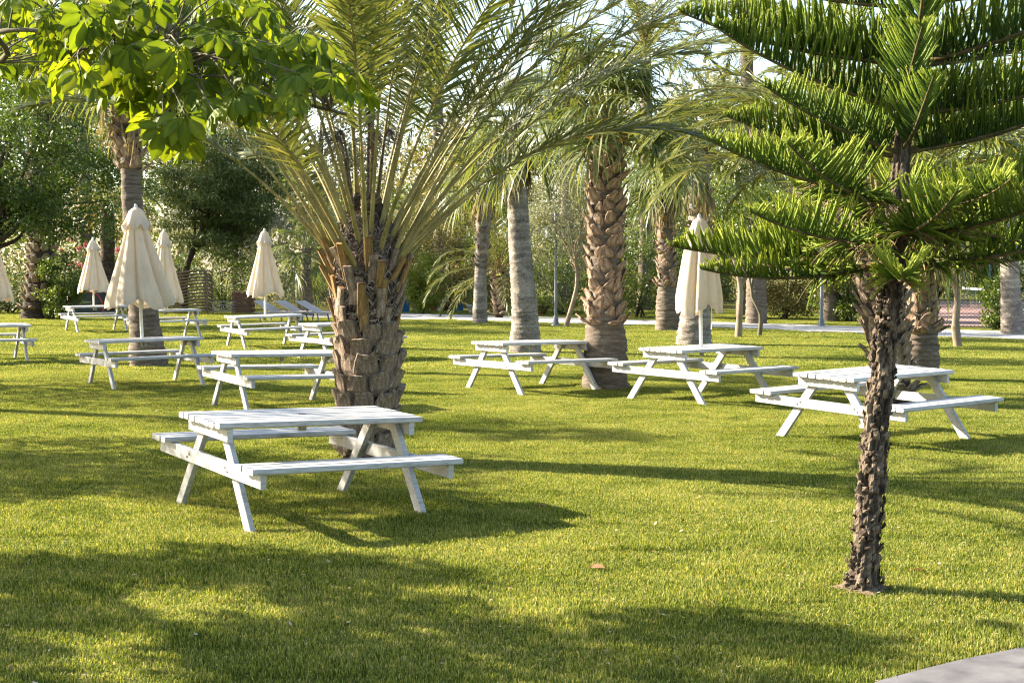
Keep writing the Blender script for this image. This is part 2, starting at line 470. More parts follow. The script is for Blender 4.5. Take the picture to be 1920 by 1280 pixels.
for X, Y, a, tu, tv, lab, umb in TABLES:
    t = thing('picnic_table', lab, 'picnic table', (X, Y, 0), 0, 'white picnic tables on the lawn')
    t.matrix_basis = Matrix.Translation((X, Y, 0)) @ Matrix.Rotation(a, 4, 'Z') @ Matrix.Rotation(-tu, 4, 'Y') @ Matrix.Rotation(tv, 4, 'X')
    for nm, me in TABLE_PARTS:
        if nm == 'bolt' and Y > 24:
            continue
        if nm in ('hole_shade_disc',) and (umb or Y > 25):
            continue
        obj(nm, me, t)


# ------------------------------------------------------------------ closed umbrellas
def umbrella(X, Y, top, hem, wid, lab, seed, lean=(0, 0), slim=False):
    g = np.random.default_rng(seed)
    t = thing('closed_umbrella', lab, 'umbrella', (X, Y, 0), 0, 'closed cream umbrellas standing in tables')
    t.rotation_euler = (lean[1], lean[0], 0)
    b = B(); tubes_cap(b, [(0, 0, .62), (0, 0, top - .02)], .026, 10)
    obj('pole', b.mesh('pole', M_POLE, True), t)
    n, k = 96, 44
    th = np.linspace(0, 2 * np.pi, n, endpoint=False)
    ph = g.uniform(0, 6.28, 6)
    Z = np.linspace(0, 1, k)                       # 0 top, 1 hem
    capz = top - .30 * (top - hem) / 1.6
    zs = capz + .10 - Z * (capz + .10 - hem)
    Rz = np.interp(Z, [0, .08, .3, .6, .9, 1], [.10, .13, .20, .31, .42, .44]) if not slim else np.interp(Z, [0, .08, .3, .6, .85, 1], [.12, .17, .25, .31, .36, .355])
    Rz = Rz * wid / .88
    amp = np.interp(Z, [0, .2, .7, 1], [.25, .42, .48, .36])
    fold = np.abs(np.sin(4 * th + ph[0] + .35 * np.sin(2 * th + ph[1]))) ** .42
    fold2 = .35 * np.sin(13 * th + ph[2]) + .25 * np.sin(21 * th + ph[3])
    rr = Rz[:, None] * (1 - amp[:, None] * (1 - fold)[None] + .07 * Z[:, None] * fold2[None] * (1 + .4 * np.sin(7 * Z[:, None] + ph[4])))
    rr *= 1 + .05 * np.sin(th + ph[5])[None] * Z[:, None]
    hemdrop = .02 * np.cos(8 * th + ph[1]) + .05 * np.sin(3 * th + ph[2]) + .035 * np.sin(5 * th + ph[0]) + .02 * np.sin(11 * th + ph[3])
    zz = zs[:, None] + (Z[:, None] ** 4) * hemdrop[None]
    tw = .25 * Z[:, None] * np.sin(ph[4])
    v = np.stack((rr * np.cos(th + tw), rr * np.sin(th + tw), zz), -1).reshape(-1, 3)
    i, j = np.meshgrid(np.arange(k - 1), np.arange(n), indexing='ij')
    f = np.stack((i * n + j, (i + 1) * n + j, (i + 1) * n + (j + 1) % n, i * n + (j + 1) % n), -1).reshape(-1, 4)
    b = B(); b.add(v, f)
    # hem turned up inside
    ins = v[-n:].copy(); ins[:, :2] *= .9; ins[:, 2] += .06
    b2 = B(); b2.add(np.vstack((v[-n:], ins)), [(q, n + q, n + (q + 1) % n, (q + 1) % n) for q in range(n)]); b.join(b2)
    obj('canopy', b.mesh('canopy', M_CANVAS, True), t)
    # vent cap with a scalloped skirt
    k = 12; Z = np.linspace(0, 1, k); s = (top - hem) / 1.6
    zc = top - Z * .34 * s
    Rc = np.interp(Z, [0, .15, .5, .85, 1], [.02, .085, .125, .165, .19]) * wid / .88 * (1.0 if not slim else 1.2)
    f1 = np.abs(np.sin(4 * th + ph[3])) ** .8
    rr = Rc[:, None] * (1 - .16 * (1 - f1)[None] * Z[:, None])
    zz = zc[:, None] - .05 * s * (Z[:, None] ** 3) * np.cos(8 * th + 2 * ph[3])[None]
    v = np.stack((rr * np.cos(th), rr * np.sin(th), zz), -1).reshape(-1, 3)
    i, j = np.meshgrid(np.arange(k - 1), np.arange(n), indexing='ij')
    f = np.stack((i * n + j, (i + 1) * n + j, (i + 1) * n + (j + 1) % n, i * n + (j + 1) % n), -1).reshape(-1, 4)
    b = B(); b.add(v, f); obj('vent_cap', b.mesh('vent_cap', M_CANVAS, True), t)
    b = B(); tubes_cap(b, [(0, 0, top - .03), (0, 0, top + .02), (0, 0, top + .05)], [.03, .028, .012], 8)
    obj('finial', b.mesh('finial', M_POLE, True), t)
    if seed in (2, 5):                              # tie cord hanging below the hem
        b = B(); pts = smoothline([(.1, -.1, hem + .3), (.13, -.2, hem), (.12, -.22, hem - .25)], 8)
        tubes_cap(b, pts, .008, 5); obj('tie_cord', b.mesh('tie_cord', M_POLE), t)


def zat(py, Y):
    return at(960, py, Y)[2]


umbrella(-5.85, 23.25, zat(388, 23.2), zat(572, 23.2), 1.12, 'largest closed cream umbrella, in front of the grey palm trunk', 1, (-.035, 0))
umbrella(2.70, 20.77, zat(408, 20.8), zat(583, 20.8), .82, 'closed cream umbrella partly behind the Norfolk pine branches', 2, (-.02, 0), True)
umbrella(-5.78, 34.3, zat(432, 34.3), zat(553, 34.3), .86, 'closed cream umbrella in front of the sun loungers', 3)
umbrella(-12.15, 42.56, zat(449, 42.5), zat(545, 42.5), .92, 'closed cream umbrella in front of the dark covered heap', 4)
umbrella(-9.15, 38.6, zat(433, 38.6), zat(566, 38.6), .96, 'closed cream umbrella half behind the largest umbrella', 5)
umbrella(-10.33, 29.0, zat(425, 29.0), zat(563, 29.0), .95, 'closed cream umbrella cut off by the left edge of the picture', 6)


# ------------------------------------------------------------------ palms
def pinnate(L, e0, bend, az=0., pet=.22, nl=70, ll=.45, seed=0, droop=.25, vang=25, side=0., lw=.022, stem=.035, pw=1.5, a0=.45):
    """one feather frond: returns stem geometry and leaflet geometry, base at the origin"""
    g = np.random.default_rng(seed)
    ns = 26
    s = np.linspace(0, 1, ns)
    e = e0 - bend * s ** pw
    ds = L / (ns - 1)
    r = np.concatenate(([0], np.cumsum(np.cos(e[:-1]) * ds))); z = np.concatenate(([0], np.cumsum(np.sin(e[:-1]) * ds)))
    lat = side * L * s ** 2
    ca, sa = math.cos(az), math.sin(az)
    P = np.stack((r * ca - lat * sa, r * sa + lat * ca, z), -1)
    stem_b = B(); rs = np.interp(s, [0, .06, .3, 1], [stem * 1.5, stem, stem * .55, stem * .12])
    v, f = tube(P, rs, 6); stem_b.add(v, f, .5 + .25 * np.repeat(g.normal(size=ns) * .3, 6))
    T = nrm(np.gradient(P, axis=0)); n0 = np.array((-sa, ca, 0))
    b = B()
    q = np.linspace(pet, .995, nl); q = q + g.normal(size=nl) * .002
    for sg in (-1, 1):
        qs = np.clip(q + g.uniform(-.5, .5, nl) / nl * .8, 0, 1)
        Pb = np.stack([np.interp(qs, s, P[:, i]) for i in range(3)], -1)
        Tb = nrm(np.stack([np.interp(qs, s, T[:, i]) for i in range(3)], -1))
        U = nrm(np.cross(Tb, n0)); U = np.where(U[:, 2:3] < 0, -U, U)
        N = nrm(np.cross(U, Tb)) * sg * (1 if np.dot(np.cross(U[0], Tb[0]), n0) > 0 else -1)
        x = (qs - pet) / (1 - pet)
        ln = ll * np.interp(x, [0, .08, .3, .6, .85, 1], [.35, .6, 1, .95, .65, .3]) * g.uniform(.85, 1.12, nl)
        al = np.radians(np.interp(x, [0, .5, 1], [62, 48, 18]) + g.normal(size=nl) * 7)
        va = np.radians(vang + g.normal(size=nl) * 13)
        d = Tb * np.cos(al)[:, None] + np.sin(al)[:, None] * (N * np.cos(va)[:, None] + U * np.sin(va)[:, None])
        wv = nrm(np.cross(d, U * np.cos(.6) + N * np.sin(.6) + g.normal(size=(nl, 3)) * .25))
        qq = np.array((0, .35, .7, 1.)); ww = np.array((.45, 1, .75, .04)) * lw
        dr = droop * (1 + .5 * g.normal(size=nl))
        V = np.empty((nl, 4, 2, 3))
        for k in range(4):
            c = Pb + d * (ln * qq[k])[:, None]; c[:, 2] -= np.abs(dr) * ln * qq[k] ** 2.2
            w = wv * ww[k] * .5
            V[:, k, 0] = c - w; V[:, k, 1] = c + w
        base = (np.arange(nl) * 8)[:, None, None]
        ff = base + np.array([[0, 1, 3, 2], [2, 3, 5, 4], [4, 5, 7, 6]])[None]
        av = np.repeat(np.clip(a0 + g.normal(size=nl) * .16, 0, 1), 8).reshape(nl, 4, 2)
        av = np.clip(av + np.array((0, 0, .03, .14))[None, :, None], 0, 1)
        b.add(V.reshape(-1, 3), ff.reshape(-1, 4), av.ravel())
    if pet > .15:                                    # spines along the lower stem
        m = 16
        for sg in (-1, 1):
            qs = g.uniform(.07, pet + .04, m)
            Pb = np.stack([np.interp(qs, s, P[:, i]) for i in range(3)], -1); Tb = nrm(np.stack([np.interp(qs, s, T[:, i]) for i in range(3)], -1))
            d = nrm(Tb * .6 + sg * n0 * .7 + g.normal(size=(m, 3)) * .3); ln = g.uniform(.06, .14, m)
            V = np.stack((Pb - Tb * .005, Pb + Tb * .005, Pb + d * ln[:, None]), 1)
            stem_b.add(V.reshape(-1, 3), np.arange(m * 3).reshape(-1, 3), .7)
    return stem_b, b


def frond_obj(parent, name, sb, lb, mstem, mleaf, loc=(0, 0, 0), rz=0):
    o = obj(name, sb if isinstance(sb, bpy.types.Mesh) else sb.mesh('frond_stem', mstem, True), parent,
            mat=Matrix.Translation(Vector(loc)) @ Matrix.Rotation(rz, 4, 'Z'))
    c = obj('leaflets', lb if isinstance(lb, bpy.types.Mesh) else lb.mesh('leaflets', mleaf), o)
    return o


def fan(elev, Lp, Rb, seed, dead=False, nseg=30, spread=118):
    """one fan-palm frond: stem and pleated blade with drooping tips"""
    g = np.random.default_rng(seed)
    s = np.linspace(0, 1, 8); e = elev - .35 * s ** 1.5
    P = np.stack((np.concatenate(([0], np.cumsum(np.cos(e[:-1])))) * Lp / 7, np.zeros(8), np.concatenate(([0], np.cumsum(np.sin(e[:-1])))) * Lp / 7), -1)
    sb = B(); v, f = tube(P, np.linspace(.032, .015, 8), 5); sb.add(v, f, .5)
    c = P[-1]; ed = e[-1] - (.25 if not dead else .1)
    d = np.array((math.cos(ed), 0, math.sin(ed))); n = np.array((0, 1., 0)); u = np.array((-math.sin(ed), 0, math.cos(ed)))
    ph = np.radians(np.linspace(-spread, spread, nseg)) + g.normal(size=nseg) * .03
    cup = .35
    D = nrm(d * np.cos(ph)[:, None] + n * np.sin(ph)[:, None] + u * (cup * np.abs(np.sin(ph)))[:, None])
    if dead:
        D = nrm(D * np.array((.55, .55, .4)) + np.array((0, 0, -1.0)))
    L = Rb * (.72 + .28 * np.cos(ph * .8)) * g.uniform(.85, 1.1, nseg)
    qq = np.array((0.02, .35, .62, .85, 1.)); dphi = np.radians(2 * spread / nseg)
    ww = np.array((.02, .35 * dphi * Rb * 1.0, .8 * .62 * dphi * Rb, .03, .004)) * (.75 if not dead else .6)
    dr = (.55 if not dead else .2) * g.uniform(.6, 1.4, nseg)
    S = nrm(np.cross(D, u + g.normal(size=(nseg, 3)) * .35))
    V = np.empty((nseg, 5, 2, 3))
    for k in range(5):
        p = c + D * (L * qq[k])[:, None]; p[:, 2] -= dr * L * qq[k] ** 3.2
        p = p + g.normal(size=(nseg, 3)) * .02 * qq[k]
        V[:, k, 0] = p - S * ww[k] / 2; V[:, k, 1] = p + S * ww[k] / 2
    base = (np.arange(nseg) * 10)[:, None, None]
    ff = base + np.array([[0, 1, 3, 2], [2, 3, 5, 4], [4, 5, 7, 6], [6, 7, 9, 8]])[None]
    b = B(); av = np.clip(.45 + g.normal(size=nseg) * .15, 0, 1)
    b.add(V.reshape(-1, 3), ff.reshape(-1, 4), np.clip(np.repeat(av, 10).reshape(nseg, 5, 2) + np.array((-.1, 0, .05, .2, .35))[None, :, None], 0, 1).ravel())
    return sb, b


FANS = []
for i, e in enumerate((80, 66, 50, 34, 18, 2, -18, -38, -56)):
    for j in range(2):
        s_, b_ = fan(rad(e), .75 + .1 * j, .78, 100 + i * 2 + j)
        FANS.append((e, s_.mesh('fan_stem', M_FAN_STEM, True), b_.mesh('fan_blade', M_FAN)))
DEADFANS = []
for j in range(4):
    s_, b_ = fan(rad(-45 - 9 * j), .55, .7, 200 + j, True, 22)
    DEADFANS.append((s_.mesh('dead_fan_stem', M_DEAD, True), b_.mesh('dead_fan_blade', M_DEAD)))
FEATH = []
for i, (e, bd) in enumerate(((84, 75), (72, 90), (60, 100), (46, 105), (30, 100), (12, 95), (-8, 70))):
    for j in range(2):
        s_, b_ = pinnate(2.7, rad(e), rad(bd), 0, .16, 58, .42, 300 + i * 2 + j, .3, 22, .05 * (j * 2 - 1), .024, .028)
        FEATH.append((e, s_.mesh('feather_stem', M_RACHIS, True), b_.mesh('feather_leaflets', M_FROND)))


def fan_crown(t, top, n, sc_, nd=0, seed=0, emin=-60, mleaf=None):
    g = np.random.default_rng(seed); az = g.uniform(0, 6.28)
    c = [q for q in FANS if q[0] >= emin]
    for i in range(n):
        x = (i + .5) / n
        e, s_, b_ = c[min(len(c) - 1, int(x * len(c)))]
        az += 2.39996 + g.normal() * .15
        k = sc_ * g.uniform(.88, 1.12)
        M = Matrix.Translation(Vector(top) + Vector((0, 0, -.25 * x * sc_))) @ Matrix.Rotation(az, 4, 'Z') @ Matrix.Rotation(g.normal() * .12, 4, 'X') @ Matrix.Scale(k, 4)
        o = obj('frond', s_, t, mat=M); obj('blade', b_, o)
    for i in range(nd):
        s_, b_ = DEADFANS[i % 4]; az += 2.39996 + g.normal() * .2
        M = Matrix.Translation(Vector(top) + Vector((0, 0, -.2 - .35 * g.uniform() * sc_))) @ Matrix.Rotation(az, 4, 'Z') @ Matrix.Scale(sc_ * g.uniform(.8, 1.1), 4)
        o = obj('dead_frond', s_, t, mat=M); obj('blade', b_, o)


def feather_crown(t, top, n, sc_, seed=0, emin=-20, emax=90):
    g = np.random.default_rng(seed); az = g.uniform(0, 6.28)
    c = [q for q in FEATH if emin <= q[0] <= emax]
    for i in range(n):
        e, s_, b_ = c[min(len(c) - 1, int((i + .5) / n * len(c)))]
        az += 2.39996 + g.normal() * .15
        M = Matrix.Translation(Vector(top)) @ Matrix.Rotation(az, 4, 'Z') @ Matrix.Rotation(g.normal() * .1, 4, 'X') @ Matrix.Scale(sc_ * g.uniform(.85, 1.12), 4)
        o = obj('frond', s_, t, mat=M); obj('leaflets', b_, o)


def trunk_mesh(axis, radii, name, mat, rings=0., n=28, seed=0, rough=.02, per=.05, k=None):
    """axis (k,3) and radii sampled finely; rings gives the relief of the leaf scars"""
    axis = np.asarray(axis, float)
    ln = np.linalg.norm(axis[-1] - axis[0]); k = k or max(24, int(ln / .035))
    P = smoothline(axis, k)
    rr = np.interp(np.linspace(0, 1, k), np.linspace(0, 1, len(radii)), radii)
    g = np.random.default_rng(seed)
    z = np.linspace(0, ln, k)
    ringv = np.where((np.arange(k) % 2) == 0, 1 + rings, 1 - rings) if rings else np.ones(k)
    v, f = tube(P, rr * ringv, n)
    v = v.reshape(k, n, 3)
    nz = g.normal(size=(k, n)) * rough
    nz = (nz + np.roll(nz, 1, 1) + np.roll(nz, 1, 0)) / 1.7
    v = P[:, None] + (v - P[:, None]) * (1 + nz)[..., None]
    b = B(); b.add(v.reshape(-1, 3), f, np.clip(.5 + np.repeat(g.normal(size=k) * .06, n), 0, 1))
    top = v[-1]; b2 = B(); b2.add(np.vstack((top, P[-1] + (0, 0, .02))), [(i, (i + 1) % n, n) for i in range(n)]); b.join(b2)
    return b.mesh(name, mat, True), P, rr


def plate(w, h, th, out, top=.6, notch=0.0, bulge=.3, seed=0, bot=.82):
    """leaf base: local x around the trunk, y outward, z up; a thick curved plate, narrower and lifted at the top"""
    g = np.random.default_rng(seed)
    rows = []
    for q, wd, o in ((0, bot, -.015), (.3, 1.0, .02), (.7, .5 + top * .5, out * .6), (1, top, out)):
        rows.append([(x * w * wd / 2 + g.normal() * w * .03, o + th - bulge * th * x * x + g.normal() * .004,
                      q * h + (notch * h * (1 - abs(x)) * -1 if q == 1 else 0) + g.normal() * h * .02) for x in (-1, -.4, .4, 1)])
    fr = np.array(rows).reshape(-1, 3)
    bk = fr.copy(); bk[:, 1] -= th * 1.1
    f = []
    for i in range(3):
        for j in range(3):
            a_ = i * 4 + j
            f.append((a_, a_ + 1, a_ + 5, a_ + 4))
    edge = [0, 1, 2, 3, 7, 11, 15, 14, 13, 12, 8, 4]
    b = B(); b.add(np.vstack((fr, bk)), f, .5)
    b2 = B(); b2.add(np.vstack((fr, bk)), [(edge[(i + 1) % 12], edge[i], 16 + edge[i], 16 + edge[(i + 1) % 12]) for i in range(12)], .5)
    b.join(b2)
    return b


def on_trunk(P, rr, zf, ang, tilt=0., sc_=1., twist=0., sink=.015):
    """matrix that sets a leaf base on the trunk at fraction zf, angle ang"""
    x = zf * (len(P) - 1); i = int(min(x, len(P) - 2)); u = x - i
    c = P[i] * (1 - u) + P[i + 1] * u; r = rr[i] * (1 - u) + rr[i + 1] * u
    d = Vector((math.cos(ang), math.sin(ang), 0))
    tx = Vector((-math.sin(ang), math.cos(ang), 0))
    M = Matrix(((tx.x, d.x, 0, c[0] + d.x * (r - sink)), (tx.y, d.y, 0, c[1] + d.y * (r - sink)), (0, 0, 1, c[2]), (0, 0, 0, 1)))
    return M @ Matrix.Rotation(-tilt, 4, 'X') @ Matrix.Rotation(twist, 4, 'Y') @ Matrix.Scale(sc_, 4)


WPLATES = [plate(.21, .27, .022, .045, .28, .0, .5, s).mesh('leaf_base', M_WASH_BOOT) for s in range(4)]
WTIPS = [plate(.19, .25, .03, .075, .36, .25, .4, 20 + s).mesh('leaf_base', M_WASH_TIP) for s in range(3)]
GPLATES = [plate(.20, .24, .024, .06, .3, .0, .5, 40 + s).mesh('leaf_base', M_GREY_BOOT) for s in range(4)]


def boots(parent, P, rr, z0, z1, rows, per, meshes, tilt, tipmeshes=None, tipfrom=.8, seed=0, sc_=1., facing=True, twist=.45):
    g = np.random.default_rng(seed)
    for i in range(rows):
        q = z0 + (z1 - z0) * (i + .5) / rows
        for j in range(per):
            ang = 2 * math.pi * (j + .5 * (i % 2)) / per + .35 * i + g.normal() * .05
            if facing and math.sin(ang) > .55:       # far side of a background trunk
                continue
            x = (i + .5) / rows
            me = (tipmeshes if (tipmeshes and x > tipfrom) else meshes)
            me = me[int(g.integers(len(me)))]
            tl = (.75 if i == 0 else tilt * (.6 + .8 * x)) + g.normal() * .13
            o = obj('leaf_base', me, parent, mat=on_trunk(P, rr, q + g.normal() * .004, ang, tl, sc_ * g.uniform(.85, 1.15), (twist if (i + j) % 2 else -twist) * g.uniform(.5, 1.2)))


def axis_from_px(pts, Y, base):
    return np.array([at(x, y, Y) - base for x, y in pts])


# --- the stubby date palm in the middle
base = ground(687, 862)
t = thing('date_palm', 'stubby date palm with cut leaf stubs behind the nearest picnic table', 'palm tree', base)
Y0 = base[1]
ax = np.array([(0, 0, -.1), (.0, 0, .6), (.01, 0, 1.2), (.02, 0, 1.7), (.02, 0, 2.15), (.02, 0, 2.6)])
me, P, rr = trunk_mesh(ax, [.235, .23, .235, .285, .25, .12], 'trunk', M_DATE_TRUNK, .02, 30, 3, .05)
tr = obj('trunk', me, t)
g = np.random.default_rng(5)
BOOT = [plate(.225, .25, .055, .065, .78, .05 * (s - 2), .35, 60 + s, .42).mesh('leaf_base', M_DATE_BOOT) for s in range(5)]
rows = 7
for i in range(rows):
    for j in range(8):
        ang = 2 * math.pi * (j + .5 * (i % 2)) / 8 + .05 * i + g.normal() * .06
        obj('leaf_base', BOOT[int(g.integers(5))], tr, mat=on_trunk(P, rr, .02 + .385 * (i + .5) / rows, ang, .05 + g.normal() * .08, g.uniform(.85, 1.15), g.normal() * .14, .01))
# cut stubs in the upper zone
STUB = []
for s in range(5):
    L = (.24, .30, .20, .27, .22)[s]; w = (.085, .075, .09, .07, .10)[s]
    b = beam((0, 0, -.02), (.006 * s, .02, L), w, .035, (0, 1, 0), .008)
    e = B(); e.add(np.array([(-.5 * w, -.012, L), (.5 * w, -.012, L + .004), (.46 * w, .036, L + .006), (-.46 * w, .036, L + .003)]) + np.array((.006 * s, .004, .002)), [(0, 1, 2, 3)])
    STUB.append((b.mesh('leaf_stub', M_STUB if s % 2 else M_DATE_BOOT), e.mesh('cut_face', M_CUT)))
for i in range(6):
    for j in range(8):
        ang = 2 * math.pi * (j + .5 * (i % 2)) / 8 + .25 * i + g.normal() * .08
        k = int(g.integers(5)); q = .42 + .28 * (i + .5) / 6
        o = obj('leaf_stub', STUB[k][0], tr, mat=on_trunk(P, rr, q, ang, .20 + .02 * i + g.normal() * .09, g.uniform(.85, 1.25), g.normal() * .13, -.045))
        if g.uniform() < .5:
            obj('cut_face', STUB[k][1], tr, mat=o.matrix_basis)
# fibre wrapped round the upper trunk
b = B(); gf = np.random.default_rng(8)
for i in range(2600):
    q = gf.uniform(.40, .88) if i < 2200 else gf.uniform(.04, .42); a0_ = gf.uniform(0, 6.283); da = gf.uniform(.15, .6) * gf.choice((-1, 1)); dz = gf.normal() * .05
    k = 5; u = np.linspace(0, 1, k); x = np.clip(q + dz * u, 0, .99) * (len(P) - 1); ii = x.astype(int)
    c = P[ii]; r = rr[ii] + gf.uniform(.0, .05) + .02 * np.sin(u * 3.1)
    aa = a0_ + da * u
    C = np.stack((c[:, 0] + np.cos(aa) * r, c[:, 1] + np.sin(aa) * r, c[:, 2] + .05 * np.sin(u * 6 + a0_)), -1)
    w = gf.uniform(.003, .009)
    V = np.empty((k, 2, 3)); V[:, 0] = C - (0, 0, w); V[:, 1] = C + (0, 0, w)
    b.add(V.reshape(-1, 3), [(2 * m, 2 * m + 2, 2 * m + 3, 2 * m + 1) for m in range(k - 1)], gf.uniform(.1, .95))
tag(obj('fibre', b.mesh('fibre', M_FIBRE), tr), kind='stuff')
# fronds: outer ones lean far out, inner ones stand
fr_specs = []
nf = 34
az = 0.4
for i in range(nf):
    x = i / (nf - 1)
    az += 2.39996
    e0 = 84 - 42 * x ** .9 + g.normal() * 3
    fr_specs.append((az + g.normal() * .1, e0, 16 + 40 * x + g.normal() * 7, 3.5 + .6 * math.sin(3 * x) + g.normal() * .2, x))
# a few fronds laid out as in view: towards the right, leaning low and long
for a_, e0, bd, L in ((rad(-4), 56, 62, 4.5), (rad(6), 50, 52, 4.4), (rad(-14), 60, 50, 4.2), (rad(12), 64, 44, 4.4), (rad(-28), 66, 52, 4.1),
                      (rad(176), 60, 34, 3.6), (rad(186), 55, 32, 3.4), (rad(168), 66, 34, 3.7)):
    fr_specs.append((a_, e0, bd, L, .9))
for i, (a_, e0, bd, L, x) in enumerate(fr_specs):
    zb = 2.28 - .42 * x; rb = .12 + .16 * x
    sb, lb = pinnate(L, rad(e0), rad(bd), a_, (.40 - .04 * x), 100, .52, 500 + i, .10, 20, g.normal() * .03, .021, .025, 1.7, .42 + .1 * g.normal())
    frond_obj(t, 'frond', sb, lb, M_RACHIS, M_FROND, (.02 + math.cos(a_) * rb, math.sin(a_) * rb, zb))
# dry flower stalks hanging among the stems
for i in range(6):
    a_ = g.uniform(3.4, 6.0) if i < 4 else g.uniform(0, 6.28); z0 = 2.9 + .55 * g.uniform()
    c = np.array((math.cos(a_) * .33, math.sin(a_) * .33, z0))
    b = B()
    stalk = smoothline([(math.cos(a_) * .12, math.sin(a_) * .12, 2.2), c * (.8, .8, .95), c], 8); v, f = tube(stalk, .012, 5); b.add(v, f, .4)
    for k in range(90):
        d = nrm(g.normal(size=3) + np.array((math.cos(a_), math.sin(a_), -.5))); L = g.uniform(.08, .24)
        p1 = c + d * L; p1[2] -= .05
        w = nrm(g.normal(size=3)) * .003
        b.add(np.array([c - w, c + w, p1 + w, p1 - w]), [(0, 1, 2, 3)], g.uniform(.2, 1))
    obj('dry_flower_stalk', b.mesh('dry_flower_stalk', M_FIBRE), t)


# --- fan palms
def fan_palm(px, py, lab, pts, radii, mat, boot=None, crown=None, tipmat=None, rings=.012, seed=0, split=None, crownscale=1.1, nf=26, nd=8, emin=-60, skirt=None, group='fan palms on the lawn'):
    base = ground(px, py)
    t = thing('fan_palm', lab, 'palm tree', base, 0, group)
    ax = axis_from_px([(px, py + 4)] + pts, base[1], base); ax[0] = (0, 0, -.1)
    me, P, rr = trunk_mesh(ax, radii, 'trunk', mat, rings, 26, seed, .03)
    tr = obj('trunk', me, t)
    if boot:
        z0, z1, rows, per, ms, tilt, tips, tf, s = boot
        boots(tr, P, rr, z0, z1, rows, per, ms, tilt, tips, tf, seed, s)
    top = P[-1]
    fan_crown(t, top, nf, crownscale, nd, seed, emin)
    return t, P, rr


# red-brown scaly palm behind the middle tables
fan_palm(1135, 728, 'sturdy fan palm with red-brown scaly trunk beside the middle picnic tables', [(1135, 640), (1134, 560), (1136, 450), (1135, 340), (1136, 270), (1137, 235)],
         [.37, .325, .235, .245, .23, .2, .17], M_WASH, (.22, .985, 25, 9, WPLATES, .34, WTIPS, .74, .80), seed=21, crownscale=1.1, nf=32, nd=0, emin=-5)
# smooth grey palm left of it
fan_palm(985, 662, 'fan palm with smooth bare grey trunk flaring at its base, behind a table', [(984, 590), (976, 480), (970, 370), (968, 285), (968, 235)],
         [.36, .29, .245, .225, .215, .2], M_WASH_GREY, (.86, .99, 3, 6, GPLATES, .3, None, 1, .8), seed=22, crownscale=.95, nf=30, nd=10, emin=-40)
# slim far palm with shaggy upper trunk
fan_palm(900, 606, 'slim fan palm with shaggy upper trunk by the far path', [(901, 520), (903, 480), (907, 400), (909, 320)],
         [.26, .20, .19, .27, .22], M_WASH_GREY, (.36, .99, 12, 6, GPLATES, .4, None, 1, .8), seed=23, crownscale=1.2, nf=28, nd=6, emin=-20)
# brown palm just left of the slim umbrella
fan_palm(1252, 620, 'fan palm with broad bulging brown base left of the slim umbrella', [(1252, 560), (1250, 520), (1247, 430), (1246, 300)],
         [.38, .33, .24, .22, .2], M_WASH, (.40, .99, 16, 7, WPLATES, .36, None, 1, .85), seed=24, crownscale=1.2, nf=26, nd=10, emin=-40)
# pale palm right behind that umbrella
fan_palm(1300, 647, 'fan palm with pale swollen base directly behind the slim umbrella', [(1305, 570), (1308, 480), (1310, 380), (1312, 270)],
         [.44, .33, .27, .24, .2], M_WASH_GREY, (.62, .99, 8, 6, GPLATES, .35, None, 1, 1), seed=25, crownscale=1.15, nf=24, nd=4, emin=-20)
# palm behind the right table
fan_palm(1724, 712, 'fan palm with woven brown base and scaly trunk behind the table at the right', [(1726, 650), (1728, 600), (1730, 500), (1735, 400), (1738, 300)],
         [.33, .30, .24, .235, .23, .2], M_WASH, (.30, .99, 22, 8, WPLATES, .36, None, 1, .8), seed=26, crownscale=1.2, nf=24, nd=6)
# tall palm with the large umbrella before it
fan_palm(280, 687, 'tall fan palm with grey flared trunk behind the largest umbrella', [(270, 600), (258, 480), (248, 380), (246, 300), (238, 225), (235, 150), (234, 95)],
         [.38, .275, .215, .19, .195, .21, .22, .2], M_WASH, (.52, .99, 12, 7, WPLATES, .6, None, 1, .95), seed=27, crownscale=1.25, nf=22, nd=5, emin=0)
# far right palm by the court
fan_palm(1901, 628, 'fan palm with pale trunk beside the tennis court fence at the right edge', [(1896, 560), (1892, 480), (1888, 380), (1886, 250)],
         [.36, .27, .24, .22, .2], M_WASH_GREY, None, seed=28, crownscale=1.3, nf=24, nd=8)
# far palm trunk between the thin forked trees
fan_palm(1418, 608, 'distant fan palm trunk between the two forked saplings by the path', [(1418, 540), (1418, 440), (1418, 330), (1418, 240)],
         [.36, .32, .29, .27, .22], M_WASH, None, seed=29, crownscale=1.5, nf=24, nd=10)

# --- date palm behind the Norfolk pine
base = ground(1684, 757)
t = thing('date_palm', 'date palm with rough pale trunk just behind the Norfolk pine trunk', 'palm tree', base)
ax = axis_from_px([(1684, 757), (1672, 690), (1658, 600), (1648, 500), (1645, 420), (1645, 380)], base[1], base); ax[0] = (0, 0, -.05)
me, P, rr = trunk_mesh(ax, [.20, .22, .27, .32, .30, .2], 'trunk', M_DATE_TRUNK, .02, 26, 31, .05)
tr = obj('trunk', me, t)
DP = [plate(.17, .25, .03, .07, .45, .0, .4, 70 + s).mesh('leaf_base', M_DATE_BOOT) for s in range(4)]
boots(tr, P, rr, .06, .97, 17, 8, DP, .30, None, 1, 31, .95, False, .2)
g = np.random.default_rng(32); az = .3
specs = []
for i in range(34):
    az += 2.39996; x = i / 33
    specs.append((az, 80 - 45 * x + g.normal() * 4, 60 + 50 * x, 3.3 + g.normal() * .2))
specs += [(rad(178), 66, 118, 3.9), (rad(188), 58, 108, 3.8), (rad(170), 72, 120, 3.9), (rad(196), 62, 120, 3.6), (rad(160), 60, 110, 3.6), (rad(205), 74, 100, 3.8)]
